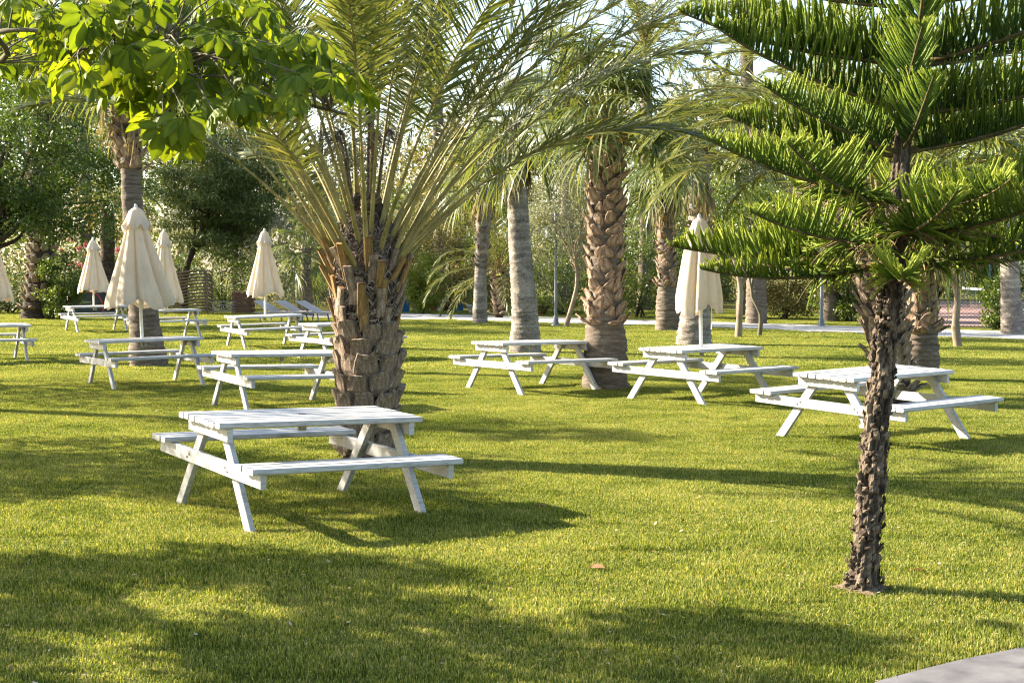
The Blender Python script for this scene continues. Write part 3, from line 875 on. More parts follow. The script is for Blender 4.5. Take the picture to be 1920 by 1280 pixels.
for i, (a_, e0, bd, L) in enumerate(specs):
    sb, lb = pinnate(L, rad(e0), rad(bd), a_, .18, 76, .48, 700 + i, .22, 25, g.normal() * .05, .024, .03, 1.4, .52)
    frond_obj(t, 'frond', sb, lb, M_RACHIS, M_FROND, (P[-1][0] + math.cos(a_) * .15, P[-1][1] + math.sin(a_) * .15, P[-1][2] - .15))

# --- old date palm at the left, behind the far tables, with yellowing fronds
base = ground(75, 598)
t = thing('date_palm', 'old date palm with thick shaded trunk wrapped by a bush at far left', 'palm tree', base)
ax = axis_from_px([(66, 600), (74, 540), (80, 470), (78, 390), (80, 300), (85, 215)], base[1], base); ax[0] = (-.1, 0, -.05)
me, P, rr = trunk_mesh(ax, [.62, .40, .40, .44, .44, .4], 'trunk', M_DATE_TRUNK, .02, 22, 41, .05)
tr = obj('trunk', me, t)
DP2 = [plate(.24, .28, .05, .09, .5, .0, .4, 90 + s).mesh('leaf_base', M_DATE_BOOT) for s in range(3)]
boots(tr, P, rr, .05, .95, 17, 8, DP2, .25, None, 1, 41, 1.1, True, .15)
feather_crown(t, P[-1], 34, 1.55, 42)
# yellowing feather palm hanging behind it
base = ground(182, 590) + np.array((0, 1.5, 0))
t = thing('date_palm', 'low feather palm with yellowing drooping fronds behind the small far umbrella', 'palm tree', base)
ax = np.array([(0, 0, -.1), (0, 0, 1.5), (.05, 0, 3.2), (.05, 0, 4.4)])
me, P, rr = trunk_mesh(ax, [.3, .28, .28, .22], 'trunk', M_DATE_TRUNK, .02, 16, 43, .05); obj('trunk', me, t)
g = np.random.default_rng(44)
for i in range(20):
    a_ = i * 2.39996; e0 = 65 - 60 * (i / 19)
    sb, lb = pinnate(2.5, rad(e0), rad(105), a_, .15, 44, .5, 800 + i, .4, 10, 0, .035, .03, 1.2, .5)
    frond_obj(t, 'frond', sb, lb, M_RACHIS, M_FROND_Y if i > 11 else M_FROND, P[-1])
# low feather palm between the scaly and the slim palm
base = ground(935, 597)
t = thing('date_palm', 'low feather palm with arching fronds between the two grey palm trunks', 'palm tree', base)
ax = np.array([(0, 0, -.1), (0, 0, .8), (0, 0, 1.7)])
me, P, rr = trunk_mesh(ax, [.17, .18, .2], 'trunk', M_DATE_TRUNK, .02, 16, 45, .05); tr = obj('trunk', me, t); boots(tr, P, rr, .1, .97, 9, 6, DP2, .3, None, 1, 45, .8, True, .2)
feather_crown(t, P[-1], 26, 1.15, 46)
# palmetto under the pine
base = ground(575, 592)
t = thing('fan_palm', 'low dark fan palm in the shade beside the pine tree', 'palm tree', base, 0, 'fan palms on the lawn')
ax = np.array([(0, 0, -.1), (0, 0, 1.3), (0, 0, 2.6)])
me, P, rr = trunk_mesh(ax, [.22, .2, .2], 'trunk', M_WASH, .02, 16, 47, .05); obj('trunk', me, t)
fan_crown(t, P[-1], 18, 1.15, 0, 47, -40)
# palms far behind, their crowns filling the top of the view
for i, (px, Y, ytop, kind, lab) in enumerate((
        (440, 76, 90, 'f', 'distant feather palm whose crown shows above the leafy branch tip'),
        (820, 66, 150, 'f', 'distant feather palm seen through the fronds of the stubby date palm'),
        (1060, 60, 95, 'w', 'distant fan palm rising behind the smooth grey palm'),
        (1210, 62, 60, 'f', 'distant feather palm rising behind the red-brown scaly palm'),
        (1400, 56, 20, 'f', 'distant feather palm rising behind the tips of the Norfolk pine'),
        (1560, 50, 110, 'f', 'distant feather palm behind the upper Norfolk pine branches'),
        (1960, 46, 60, 'f', 'distant feather palm behind the Norfolk pine at the right edge'),
        (150, 62, 60, 'w', 'distant fan palm with pale dry fronds at upper left'))):
    p = at(px, ytop, Y); base = np.array((p[0], Y, 0))
    t = thing('feather_palm' if kind == 'f' else 'fan_palm', lab, 'palm tree', base, 0, 'distant palms behind the lawn')
    h = p[2] - .8
    me, P, rr = trunk_mesh(np.array([(0, 0, -.1), (.1, 0, h * .5), (0, 0, h)]), [.32, .26, .24], 'trunk', M_WASH, .01, 14, 60 + i, .03, k=60)
    obj('trunk', me, t)
    if kind == 'f':
        feather_crown(t, P[-1], 34, 1.45, 61 + i)
    else:
        fan_crown(t, P[-1], 30, 1.7, 26, 61 + i)


# ------------------------------------------------------------------ Norfolk pine (foreground)
def arau_branch(L, seed, style):
    """branch along +x; style 0 = young, branchlets standing; 1 = old, branchlets spreading and drooping"""
    g = np.random.default_rng(seed)
    k = 24; s = np.linspace(0, 1, k)
    e = rad(2 if style == 0 else -6) + rad(20 if style == 0 else 26) * s ** 1.3
    P = np.stack((np.concatenate(([0], np.cumsum(np.cos(e[:-1])))) * L / (k - 1), .03 * L * np.sin(3 * s + seed) * s, np.concatenate(([0], np.cumsum(np.sin(e[:-1])))) * L / (k - 1)), -1)
    wood = B(); v, f = tube(P, np.interp(s, [0, .5, 1], [.015, .010, .005]), 7, .06, seed); wood.add(v, f, .5)
    T = nrm(np.gradient(P, axis=0)); n0 = np.array((0, 1., 0))
    m = int(L / .0195)
    fol = B(); needles = B()
    if style:
        for _ in range(18):
            i_ = int(g.uniform(.04, .5) * (k - 1)); p0 = P[i_]; sgn = g.choice((-1, 1)); l_ = g.uniform(.10, .28)
            d_ = np.array((.5, sgn * .8, -.1)) * l_
            v, f = tube(smoothline([p0, p0 + d_ * .5 + (0, 0, -.02), p0 + d_ + (0, 0, -.5 * l_ * g.uniform(.3, 1.2))], 5), np.linspace(.005, .002, 5), 4); wood.add(v, f, g.uniform(.5, 1))
    lmax = .215 if style == 0 else .21
    for sg in (-1, 1):
        q = np.linspace(.10 if style == 0 else .16, .995, m) + g.normal(size=m) * .003; q = np.clip(q, 0, 1)
        Pb = np.stack([np.interp(q, s, P[:, i]) for i in range(3)], -1); Tb = nrm(np.stack([np.interp(q, s, T[:, i]) for i in range(3)], -1))
        U = nrm(np.cross(Tb, n0)); U = np.where(U[:, 2:3] < 0, -U, U); N = np.cross(U, Tb) * sg
        N = np.where((N[:, 1:2] * sg) < 0, -N, N)
        ln = lmax * np.interp(q, [0, .15, .4, .7, .9, 1], [.6, .85, 1, .74, .36, .10]) * g.uniform(.72, 1.22, m)
        spread = g.normal(size=m) * .16
        if style == 0:
            d = nrm(Tb * .28 + N * (.62 + spread)[:, None] + U * .62); lift = 1.0
        else:
            up_ = np.where(q > .42, .50, .05 + g.normal(size=m) * .3); d = nrm(Tb * .38 + N * (.72 + spread)[:, None] + U * up_[:, None]); lift = np.where(q > .42, .95, g.uniform(-.8, .6, m))
        keep = g.uniform(size=m) < (.93 if style == 0 else .84)
        kk = 6; qq = np.linspace(0, 1, kk)
        C = Pb[:, None] + d[:, None] * (ln[:, None] * qq)[..., None]
        C[..., 2] += (lift * ln)[:, None] * .62 * qq[None] ** 1.8
        C[..., 0] += g.normal(size=m)[:, None] * .022 * qq ** 1.5; C[..., 1] += g.normal(size=m)[:, None] * .022 * qq ** 2
        Td = nrm(np.gradient(C, axis=1))
        ref = nrm(np.cross(Td, np.array((.3, .2, 1.))[None, None])); ref2 = np.cross(Td, ref)
        r = .0066 * np.interp(qq, [0, .5, .9, 1], [.8, 1, .9, .35])
        ring = [(ref * math.cos(a_) + ref2 * math.sin(a_)) for a_ in (0, math.pi / 2, math.pi, 1.5 * math.pi)]
        V = np.stack([C + w * r[None, :, None] for w in ring], 2)[keep]          # m,k,4,3
        mm = len(V)
        idx = np.arange(mm)[:, None, None] * (kk * 4)
        i, j = np.meshgrid(np.arange(kk - 1), np.arange(4), indexing='ij')
        ff = np.stack((i * 4 + j, i * 4 + (j + 1) % 4, (i + 1) * 4 + (j + 1) % 4, (i + 1) * 4 + j), -1).reshape(1, -1, 4)
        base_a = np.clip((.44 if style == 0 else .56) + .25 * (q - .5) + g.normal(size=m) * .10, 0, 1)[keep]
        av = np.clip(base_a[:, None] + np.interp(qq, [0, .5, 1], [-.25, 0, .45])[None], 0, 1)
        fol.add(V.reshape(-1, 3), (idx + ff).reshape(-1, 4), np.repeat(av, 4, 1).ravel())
        # needles
        nn = 60
        w = g.uniform(0.03, 1, (mm, nn)); a_ = g.uniform(0, 6.283, (mm, nn))
        Ck, Tk, r1, r2, avk = C[keep], Td[keep], ref[keep], ref2[keep], av
        x = w * (kk - 1); i0 = np.minimum(x.astype(int), kk - 2); u = (x - i0)[..., None]
        rows = np.arange(mm)[:, None]
        c = Ck[rows, i0] * (1 - u) + Ck[rows, i0 + 1] * u
        td = Tk[rows, i0]; o = r1[rows, i0] * np.cos(a_)[..., None] + r2[rows, i0] * np.sin(a_)[..., None]
        side = np.cross(td, o) * .0021
        tip = c + o * .0098 + td * .013
        b0 = c + o * .005
        VV = np.stack((b0 - side, b0 + side, tip), 2)
        an = np.clip(avk[rows, i0] + .08, 0, 1)
        needles.add(VV.reshape(-1, 3), np.arange(mm * nn * 3).reshape(-1, 3), np.repeat(an.ravel(), 3))
    return wood, fol.join(needles)


AB = {}
for st in (0, 1):
    for v_ in range(3):
        w_, f_ = arau_branch(1.15 if st == 0 else 1.3, 900 + st * 10 + v_, st)
        AB[st, v_] = (w_.mesh('branch', M_ARAU_WOOD, True), f_.mesh('branchlets', M_ARAU, True))
base = ground(1618, 1106)
t = thing('norfolk_pine', 'slender Norfolk Island pine with dark flaking trunk in the right foreground', 'tree', base)
pts = [(1618, 1112), (1626, 1000), (1640, 850), (1652, 720), (1663, 600), (1678, 480), (1688, 330), (1698, 180), (1702, 60), (1704, -60), (1706, -200), (1706, -420)]
ax = axis_from_px(pts, base[1], base); ax[0] = (0, 0, -.05)
k = 300; Pk = smoothline(ax, k); zf = np.linspace(0, 1, k)
rr = np.interp(zf, [0, .04, .2, .5, .8, 1], [.125, .078, .068, .052, .034, .012])
g = np.random.default_rng(77); n = 40
v, f = tube(Pk, rr, n); v = v.reshape(k, n, 3)
# bark relief: long ridges broken into flakes
rid = g.normal(size=(k // 7 + 2, n)); rid = np.repeat(rid, 7, 0)[:k]
rid = (rid + np.roll(rid, 1, 1)) * .09
rid += np.roll(g.normal(size=(k, n)), 1, 1) * .055
rid = np.clip(rid, -.22, .34) * np.interp(zf, [0, .35, .6], [1, 1, .5])[:, None]
v = Pk[:, None] + (v - Pk[:, None]) * (1 + rid)[..., None]
b = B(); b.add(v.reshape(-1, 3), f, np.clip(.5 + rid * 1.1, 0, 1).ravel())
tr = obj('trunk', b.mesh('trunk', M_ARAU_BARK, False), t)
b = B()
for i in range(420):                                  # loose flakes standing off the trunk
    z = int(g.uniform(0, .5) * k); a_ = g.uniform(0, 6.283); c = Pk[z]; r = rr[z]
    d = np.array((math.cos(a_), math.sin(a_), 0)); s_ = np.array((-math.sin(a_), math.cos(a_), 0))
    w, h = g.uniform(.010, .026), g.uniform(.02, .06)
    p = c + d * r * g.uniform(1.0, 1.1); o = d * g.uniform(.006, .02)
    V = np.array([p - s_ * w, p + s_ * w, p + s_ * w * .7 + (0, 0, h) + o, p - s_ * w * .8 + (0, 0, h * .9) + o, p + (0, 0, h * .5) + o * 1.5])
    b.add(V, [(0, 1, 4), (1, 2, 4), (2, 3, 4), (3, 0, 4)], g.uniform(.2, .9))
tag(obj('bark_flakes', b.mesh('bark_flakes', M_ARAU_BARK), tr), kind='stuff')


def trunk_at(py):
    zz = at(1680, py, base[1])[2]
    i = int(np.argmin(np.abs(Pk[:, 2] - zz))); return Pk[i]


TIERS = [  # trunk height (pixel row), style, number, length factor, first azimuth, tilt
    (490, 1, 6, .95, 12, -4), (435, 1, 8, 1.08, 176, 1), (375, 1, 8, 1.04, 196, 5), (285, 0, 6, .94, 212, 4), (205, 0, 5, 1.0, 178, 4), (120, 0, 5, 1.12, 182, 6),
    (10, 0, 5, .95, 215, 10), (-100, 0, 5, .85, 170, 12), (-190, 0, 5, .7, 200, 14), (-270, 0, 5, .55, 180, 16), (-340, 0, 4, .4, 200, 20)]
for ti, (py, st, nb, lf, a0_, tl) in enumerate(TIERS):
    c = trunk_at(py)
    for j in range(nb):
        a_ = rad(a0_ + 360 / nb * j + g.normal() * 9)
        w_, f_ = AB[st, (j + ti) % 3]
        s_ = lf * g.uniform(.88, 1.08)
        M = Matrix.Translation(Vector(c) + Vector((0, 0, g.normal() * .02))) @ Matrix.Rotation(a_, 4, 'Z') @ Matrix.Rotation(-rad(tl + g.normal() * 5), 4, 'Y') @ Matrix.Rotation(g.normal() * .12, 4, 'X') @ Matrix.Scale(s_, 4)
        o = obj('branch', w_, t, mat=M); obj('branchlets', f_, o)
# earth ring at the foot
b = B(); th = np.linspace(0, 2 * np.pi, 20, endpoint=False)
rr_ = .15 + .03 * np.sin(3 * th) + .02 * np.sin(7 * th)
V = np.vstack((np.stack((rr_ * np.cos(th), rr_ * np.sin(th), np.full(20, .012)), -1), np.stack((.06 * np.cos(th), .06 * np.sin(th), np.full(20, .035)), -1)))
b.add(V, [(i, (i + 1) % 20, 20 + (i + 1) % 20, 20 + i) for i in range(20)])
o = obj('bare_soil', b.mesh('bare_soil', M_EARTH, True), None, base); tag(o, kind='structure')


# ------------------------------------------------------------------ leaf clouds
def leafcloud(centers, crad, nper, size, aspect, g, outward=None, down=.2, flat=(1, 1, .8)):
    C = np.repeat(centers, nper, 0); n = len(C)
    cr = np.repeat(np.broadcast_to(crad, (len(centers),)), nper)
    off = nrm(g.normal(size=(n, 3))) * (g.uniform(0, 1, n) ** .45 * cr)[:, None] * np.array(flat)
    p = C + off
    d = nrm(nrm(off) * .5 + g.normal(size=(n, 3)) * .8 + np.array((0, 0, -down)))
    s = nrm(np.cross(d, g.normal(size=(n, 3))))
    L = size * g.uniform(.6, 1.3, n); w = L * aspect * .5
    V = np.stack((p, p + d * (L * .45)[:, None] + s * w[:, None], p + d * L[:, None], p + d * (L * .45)[:, None] - s * w[:, None]), 1)
    ca = np.repeat(g.normal(size=len(centers)) * .12, nper)
    a = np.clip(.45 + ca + g.normal(size=n) * .16, 0, 1)
    b = B(); b.add(V.reshape(-1, 3), np.arange(n * 4).reshape(-1, 4), np.repeat(a, 4))
    return b


def clumps(n, radii, g, inner=.35, lump=.25, zmin=-1):
    d = nrm(g.normal(size=(n * 3, 3))); d = d[d[:, 2] > zmin][:n]
    r = (inner + (1 - inner) * g.uniform(size=len(d)) ** .6)
    k = nrm(g.normal(size=(7, 3)))
    l = 1 + lump * np.max(d @ k.T, 1) - lump * .7
    return d * (r * l)[:, None] * np.array(radii)


def shrub(name, lab, px, pyb, Y, wpx, hpx, mat, n=6000, size=.1, aspect=.5, seed=0, cat='bush', group=None, depth=None, flower=0, twigs=6):
    """bush rooted on the ground: stems and a lumpy leaf mass"""
    g = np.random.default_rng(seed)
    w = wpx / F * Y / 2; z1 = at(px, pyb - hpx, Y)[2]; x = at(px, pyb, Y)[0]
    t = thing(name, lab, cat, (x, Y, 0), 0, group)
    rd = (w, depth or w * .7, z1 * .52)
    nc = max(14, n // 90)
    c = clumps(nc, rd, g, .45, .35) + np.array((0, 0, z1 * .50))
    c[:, 2] = np.maximum(c[:, 2], .08 * z1 + .05)
    obj('foliage', leafcloud(c, .16 * min(w, z1) + .12, n // nc, size, aspect, g).mesh('foliage', mat), t)
    b = B()
    for i in range(twigs):
        e = c[int(g.integers(len(c)))]
        v, f = tube(smoothline([(g.normal() * .12, g.normal() * .12, -.03), e * (.35, .35, .5), e], 7), np.linspace(.035, .01, 7), 5, .1, i); b.add(v, f, .5)
    obj('stems', b.mesh('stems', M_BARK_DARK, True), t)
    if flower:
        cc = c[c[:, 2] > z1 * .6]
        if len(cc):
            obj('flowers', leafcloud(cc[g.integers(len(cc), size=flower)] * 1.08, .12, 14, .09, .9, g).mesh('flowers', M_PINK), t)
    return t


def tree(name, lab, base, trunk_pts, r0, limbs, crown_c, radii, mat, bark, n=14000, size=.1, aspect=.45, seed=0, group=None, nc=120, crad=.5, inner=.3, cat='tree', flat=(1, 1, .8)):
    g = np.random.default_rng(seed)
    t = thing(name, lab, cat, base, 0, group)
    tp = smoothline(trunk_pts, 16)
    b = B(); v, f = tube(tp, np.linspace(r0, r0 * .55, 16), 10, .06, seed); b.add(v, f)
    obj('trunk', b.mesh('trunk', bark, True), t)
    c = clumps(nc, radii, g, inner, .3) + np.array(crown_c)
    for i in range(limbs):
        e = c[int(g.integers(len(c)))]
        st = tp[int(g.integers(9, 16))]
        mid = (st + e) / 2 + g.normal(size=3) * .12 * np.linalg.norm(e - st)
        b = B(); v, f = tube(smoothline([st, mid, e], 9), np.linspace(r0 * .42, r0 * .08, 9), 6, .08, i); b.add(v, f)
        obj('limb', b.mesh('limb', bark, True), t)
    obj('crown', leafcloud(c, crad, max(1, n // nc), size, aspect, g, flat=flat).mesh('crown', mat), t)
    return t


# broad dark tree at far left
base = np.array((*at(-40, 600, 47)[:2], 0.))
base[1] = 47
tree('broadleaf_tree', 'broad leafy tree with dark crooked limbs filling the far left', base,
     [(0, 0, -.1), (.1, 0, 1.5), (.4, 0, 2.6), (.6, 0, 3.4)], .24, 16, (1.6, 0, 5.0), (3.7, 2.4, 3.3), M_SMALLLEAF, M_BARK_DARK, 36000, .12, .5, 51, None, 230, .5, .25)
# dark pine
base = ground(346, 588) + np.array((0, 4, 0)); base[0] = at(346, 588, base[1])[0]
t = tree('pine_tree', 'dark bushy pine tree behind the stacked loungers', base, [(0, 0, -.1), (.05, 0, 1.6), (.5, 0, 2.8), (1.2, 0, 4.4)], .17, 8, (1.7, 0, 5.0), (3.0, 2.2, 3.1),
         M_PINE, M_BARK_DARK, 56000, .24, .15, 52, None, 210, .62, .1, flat=(1.25, 1.1, .36))
# olive tree by the lamp post
base = ground(1060, 613)
tree('olive_tree', 'silvery olive tree with bent slender trunk beside the lamp post', base, [(0, 0, -.05), (.22, 0, .7), (.36, 0, 1.4), (.28, 0, 2.3)], .085, 9, (.0, .3, 3.7), (1.45, 1.2, 2.0),
     M_OLIVE, M_BARK_PALE, 17000, .085, .28, 53, None, 130, .36, .25)
# forked saplings near the path
base = ground(1384, 634)
tree('forked_sapling', 'small forked tree with pale trunk under the Norfolk pine branches', base, [(0, 0, -.05), (.04, 0, .7), (.05, 0, 1.35), (-.1, 0, 2.0)], .095, 6, (.1, 0, 3.2), (1.2, 1.0, 1.2),
     M_HEDGE, M_BARK_PALE, 5000, .09, .45, 54, 'young trees by the path', 50, .32)
base = ground(1424, 631)
tree('forked_sapling', 'thin bent dark sapling right of the small forked tree', base, [(0, 0, -.05), (.02, 0, .6), (-.22, 0, 1.2), (-.1, 0, 2.0)], .065, 5, (.2, 0, 3.0), (1.0, .9, 1.1),
     M_HEDGE, M_BARK_GREY, 3500, .09, .45, 55, 'young trees by the path', 40, .32)
base = ground(1796, 652)
tree('forked_sapling', 'smooth pale forked tree trunk in front of the tennis court', base, [(0, 0, -.05), (-.06, 0, .6), (-.03, 0, 1.2), (-.22, 0, 1.75)], .105, 6, (0, 0, 3.4), (1.3, 1.1, 1.2),
     M_HEDGE, M_BARK_PALE, 5000, .09, .45, 56, 'young trees by the path', 50, .32)
# second stem of that fork
# grey trees far behind
for i, (px, Y, ytop, wpx, mat, lab) in enumerate((
        (600, 92, 150, 330, M_GREY, 'hazy grey-green tree far behind the stubby date palm'),
        (330, 95, 60, 380, M_GREY, 'tall grey-green tree far behind the pine'),
        (60, 88, 60, 330, M_SMALLLEAF, 'tall green tree far behind the leafy tree at left'),
        (860, 84, 210, 300, M_DRYLEAF, 'brownish creeper-covered tree far behind the slim palm'),
        (1110, 88, 150, 330, M_GREY, 'tall pale tree far behind the olive tree'),
        (1360, 80, 130, 320, M_OLIVE, 'silvery tree far behind the slim umbrella'),
        (1600, 84, 150, 340, M_BRIGHT, 'light green tree far behind the Norfolk pine trunk'),
        (1850, 90, 190, 330, M_BRIGHT, 'yellow-green tree beyond the tennis court'))):
    p = at(px, ytop, Y); base = np.array((p[0], Y, 0)); w = wpx / F * Y / 2
    tree('background_tree', lab, base, [(0, 0, -.1), (.2, 0, p[2] * .3), (0, 0, p[2] * .6)], .28, 7, (0, 0, p[2] * .58), (w, w * .7, p[2] * .44), mat, M_BARK_GREY, 13000, .30, .45, 400 + i,
         'trees far behind the garden', 120, 1.0, .3)

# bushes and hedges along the back of the lawn
HG = 'bushes along the back of the lawn'
shrub('dark_bush', 'dark low bush at the far left edge', 20, 592, 59, 190, 95, M_PINE, 6000, .13, .4, 501, group=HG)
shrub('climbing_bush', 'glossy bush climbing the old date palm trunk at left', 118, 600, 52, 92, 135, M_HEDGE, 6500, .095, .5, 502, group=HG)
shrub('oleander', 'oleander with pink flowers behind the small far umbrella', 165, 588, 60, 190, 125, M_SMALLLEAF, 9000, .15, .22, 503, group=HG, flower=42)
shrub('oleander', 'green oleander behind the stacked loungers', 420, 585, 64, 190, 140, M_SMALLLEAF, 9000, .15, .25, 504, group=HG)
shrub('dark_bush', 'dark bush beneath the pine, left of the lounger stack', 285, 586, 62, 140, 110, M_PINE, 6000, .13, .4, 505, group=HG)
shrub('grey_bush', 'grey-green feathery bush behind the three sun loungers', 560, 585, 60, 200, 190, M_GREY, 13000, .11, .3, 506, group=HG)
shrub('grey_bush', 'grey-green bush close to the left side of the stubby date palm', 640, 585, 63, 150, 200, M_OLIVE, 8000, .11, .3, 507, group=HG)
shrub('creeper_mound', 'tall mound of brownish creeper left of the slim palm', 840, 582, 62, 190, 270, M_DRYLEAF, 20000, .11, .5, 508, group=HG)
shrub('bright_bush', 'round yellow-green bush right of the stubby date palm', 792, 583, 58, 90, 100, M_BRIGHT, 6000, .11, .5, 509, group=HG)
shrub('grey_bush', 'bluish bush tucked behind the round yellow-green bush', 757, 584, 64, 100, 180, M_OLIVE, 6000, .12, .4, 510, group=HG)
shrub('hedge_bush', 'dark green bush between the slim and the smooth palms', 945, 586, 60, 150, 200, M_HEDGE, 8000, .10, .45, 511, group=HG)
shrub('hedge_bush', 'green bush below the olive tree', 1060, 590, 57, 190, 150, M_HEDGE, 8000, .10, .45, 512, group=HG)
shrub('hedge_bush', 'tall glossy bush between the scaly palm and the brown palm', 1200, 598, 54, 160, 270, M_HEDGE, 14000, .10, .45, 513, group=HG)
shrub('hedge_bush', 'bushy green hedge behind the slim umbrella', 1310, 604, 53, 140, 230, M_SMALLLEAF, 12000, .10, .45, 514, group=HG)
shrub('creeper_mound', 'dry brownish hedge left of the grey steel pole', 1470, 608, 52, 150, 190, M_DRYLEAF, 13000, .10, .45, 515, group=HG)
shrub('hedge_bush', 'bright ivy hedge right of the grey steel pole', 1590, 612, 50, 150, 210, M_HEDGE, 15000, .10, .5, 516, group=HG)
shrub('hedge_bush', 'ivy hedge behind the date palm and the Norfolk pine', 1690, 614, 50, 120, 220, M_HEDGE, 9000, .10, .5, 517, group=HG)
shrub('climbing_bush', 'creeper on the fence post by the tennis court', 1872, 622, 43.5, 66, 105, M_HEDGE, 5500, .085, .5, 518, group=HG)
shrub('bright_bush', 'sunlit bush beyond the tennis net', 1790, 556, 84, 180, 130, M_BRIGHT, 8000, .16, .5, 519, group=HG)
shrub('hedge_bush', 'green bush beyond the court at the right edge', 1900, 560, 82, 170, 150, M_SMALLLEAF, 8000, .16, .5, 520, group=HG)
shrub('flowering_bush', 'bush with pink flowers beyond the court behind the pale palm', 1850, 552, 88, 120, 110, M_HEDGE, 5000, .16, .5, 521, group=HG, flower=22)
# the wooded far side of the garden, one unbroken mass of leaves
g = np.random.default_rng(81)
for nm, mat, n_, seed in (('distant_foliage', M_DRYLEAF, 170, 1), ('distant_foliage', M_HEDGE, 240, 2), ('distant_foliage', M_GREY, 190, 3)):
    c = []
    while len(c) < n_:
        px, Y = g.uniform(-80, 1730), g.uniform(67, 80)
        ztop = zat((400 if px > 620 else 300) + 70 * math.sin(px * .011 + seed) + 40 * math.sin(px * .037 + 2 * seed), Y)
        c.append((at(px, 500, Y)[0], Y, .3 + (ztop - .3) * g.uniform() ** .8))
    o = obj(nm, leafcloud(np.array(c), 1.15, 110, .26, .45, g, flat=(1, .7, .8)).mesh(nm, mat))
    tag(o, {1: 'far mass of brownish foliage closing the back of the garden', 2: 'far mass of green foliage closing the back of the garden', 3: 'far mass of grey-green foliage closing the back of the garden'}[seed], 'foliage', None, 'stuff')
# agave and potted plants across the path
def rosette(name, lab, px, py, n, L, mat, pot, seed, cat='plant'):
    g = np.random.default_rng(seed); base = ground(px, py)
    t = thing(name, lab, cat, base)
    h = 0
    if pot:
        h = .34; b = B()
        tubes_cap(b, [(0, 0, .0), (0, 0, .26), (0, 0, .27), (0, 0, .34)], [.17, .25, .28, .29], 18); obj('pot', b.mesh('pot', pot, True), t)
    b = B()
    for i in range(n):
        a_ = i * 2.4; e = rad(75 - 55 * i / n); k = 6; u = np.linspace(0, 1, k)
        ee = e - .7 * u; l = L * g.uniform(.8, 1.15)
        r_ = np.concatenate(([0], np.cumsum(np.cos(ee[:-1])))) * l / (k - 1); z_ = np.concatenate(([0], np.cumsum(np.sin(ee[:-1])))) * l / (k - 1) + h
        C = np.stack((r_ * math.cos(a_), r_ * math.sin(a_), z_), -1); s_ = np.array((-math.sin(a_), math.cos(a_), 0)); w = .05 * np.interp(u, [0, .4, 1], [.7, 1, .02])
        V = np.empty((k, 2, 3)); V[:, 0] = C - s_ * w[:, None]; V[:, 1] = C + s_ * w[:, None]
        b.add(V.reshape(-1, 3), [(2 * m, 2 * m + 2, 2 * m + 3, 2 * m + 1) for m in range(k - 1)], g.uniform(.2, .9))
    obj('leaves', b.mesh('leaves', mat), t)


rosette('agave', 'spiky pale agave between the slim and smooth palms', 946, 585, 26, .95, M_OLIVE, None, 1)
rosette('potted_plant', 'leafy plant in a terracotta pot across the path', 1015, 590, 22, .5, M_BRIGHT, M_TERRA, 2)
rosette('potted_plant', 'small plant in a white pot beside the slim palm', 888, 587, 18, .55, M_BRIGHT, M_WHITEPOT, 3)
rosette('potted_plant', 'plant in a terracotta pot left of the planter boxes', 813, 583, 18, .5, M_BRIGHT, M_TERRA, 4)
for i, (px, m_, lab) in enumerate(((826, M_WHITEPOT, 'left white planter box of the row across the path'), (841, M_ALU, 'grey planter box between the white and the blue one'), (856, M_BLUE, 'blue planter box at the right end of the row'))):
    base = ground(px, 583); t = thing('planter_box', lab, 'planter', base, 0, 'planter boxes across the path')
    b = B()
    for s_, q in (((-.26, -.14), (.26, -.14)), ((-.26, .14), (.26, .14)), ((-.26, -.12), (-.26, .12)), ((.26, -.12), (.26, .12))):
        b.join(beam((*s_, .16), (*q, .16), .03, .32))
    obj('box', b.mesh('box', m_), t)
    b = B(); b.add([(-.24, -.12, .28), (.24, -.12, .28), (.24, .12, .28), (-.24, .12, .28)], [(0, 1, 2, 3)]); obj('soil', b.mesh('soil', M_EARTH), t)
    g = np.random.default_rng(i); obj('seedlings', leafcloud(g.uniform(-1, 1, (14, 3)) * (.22, .1, .02) + (0, 0, .33), .07, 14, .07, .5, g).mesh('seedlings', M_BRIGHT), t)
base = ground(757, 586); t = thing('blue_bin', 'blue barrel beside the stubby date palm, by the path', 'barrel', base)
b = B(); tubes_cap(b, [(0, 0, 0), (0, 0, .1), (0, 0, .12), (0, 0, .55), (0, 0, .57), (0, 0, .62)], [.2, .23, .24, .25, .27, .26], 18); obj('drum', b.mesh('drum', M_BLUE, True), t)
b = B(); tubes_cap(b, [(0, 0, .62), (0, 0, .65)], [.27, .25], 18); obj('lid', b.mesh('lid', M_BLUE, True), t)


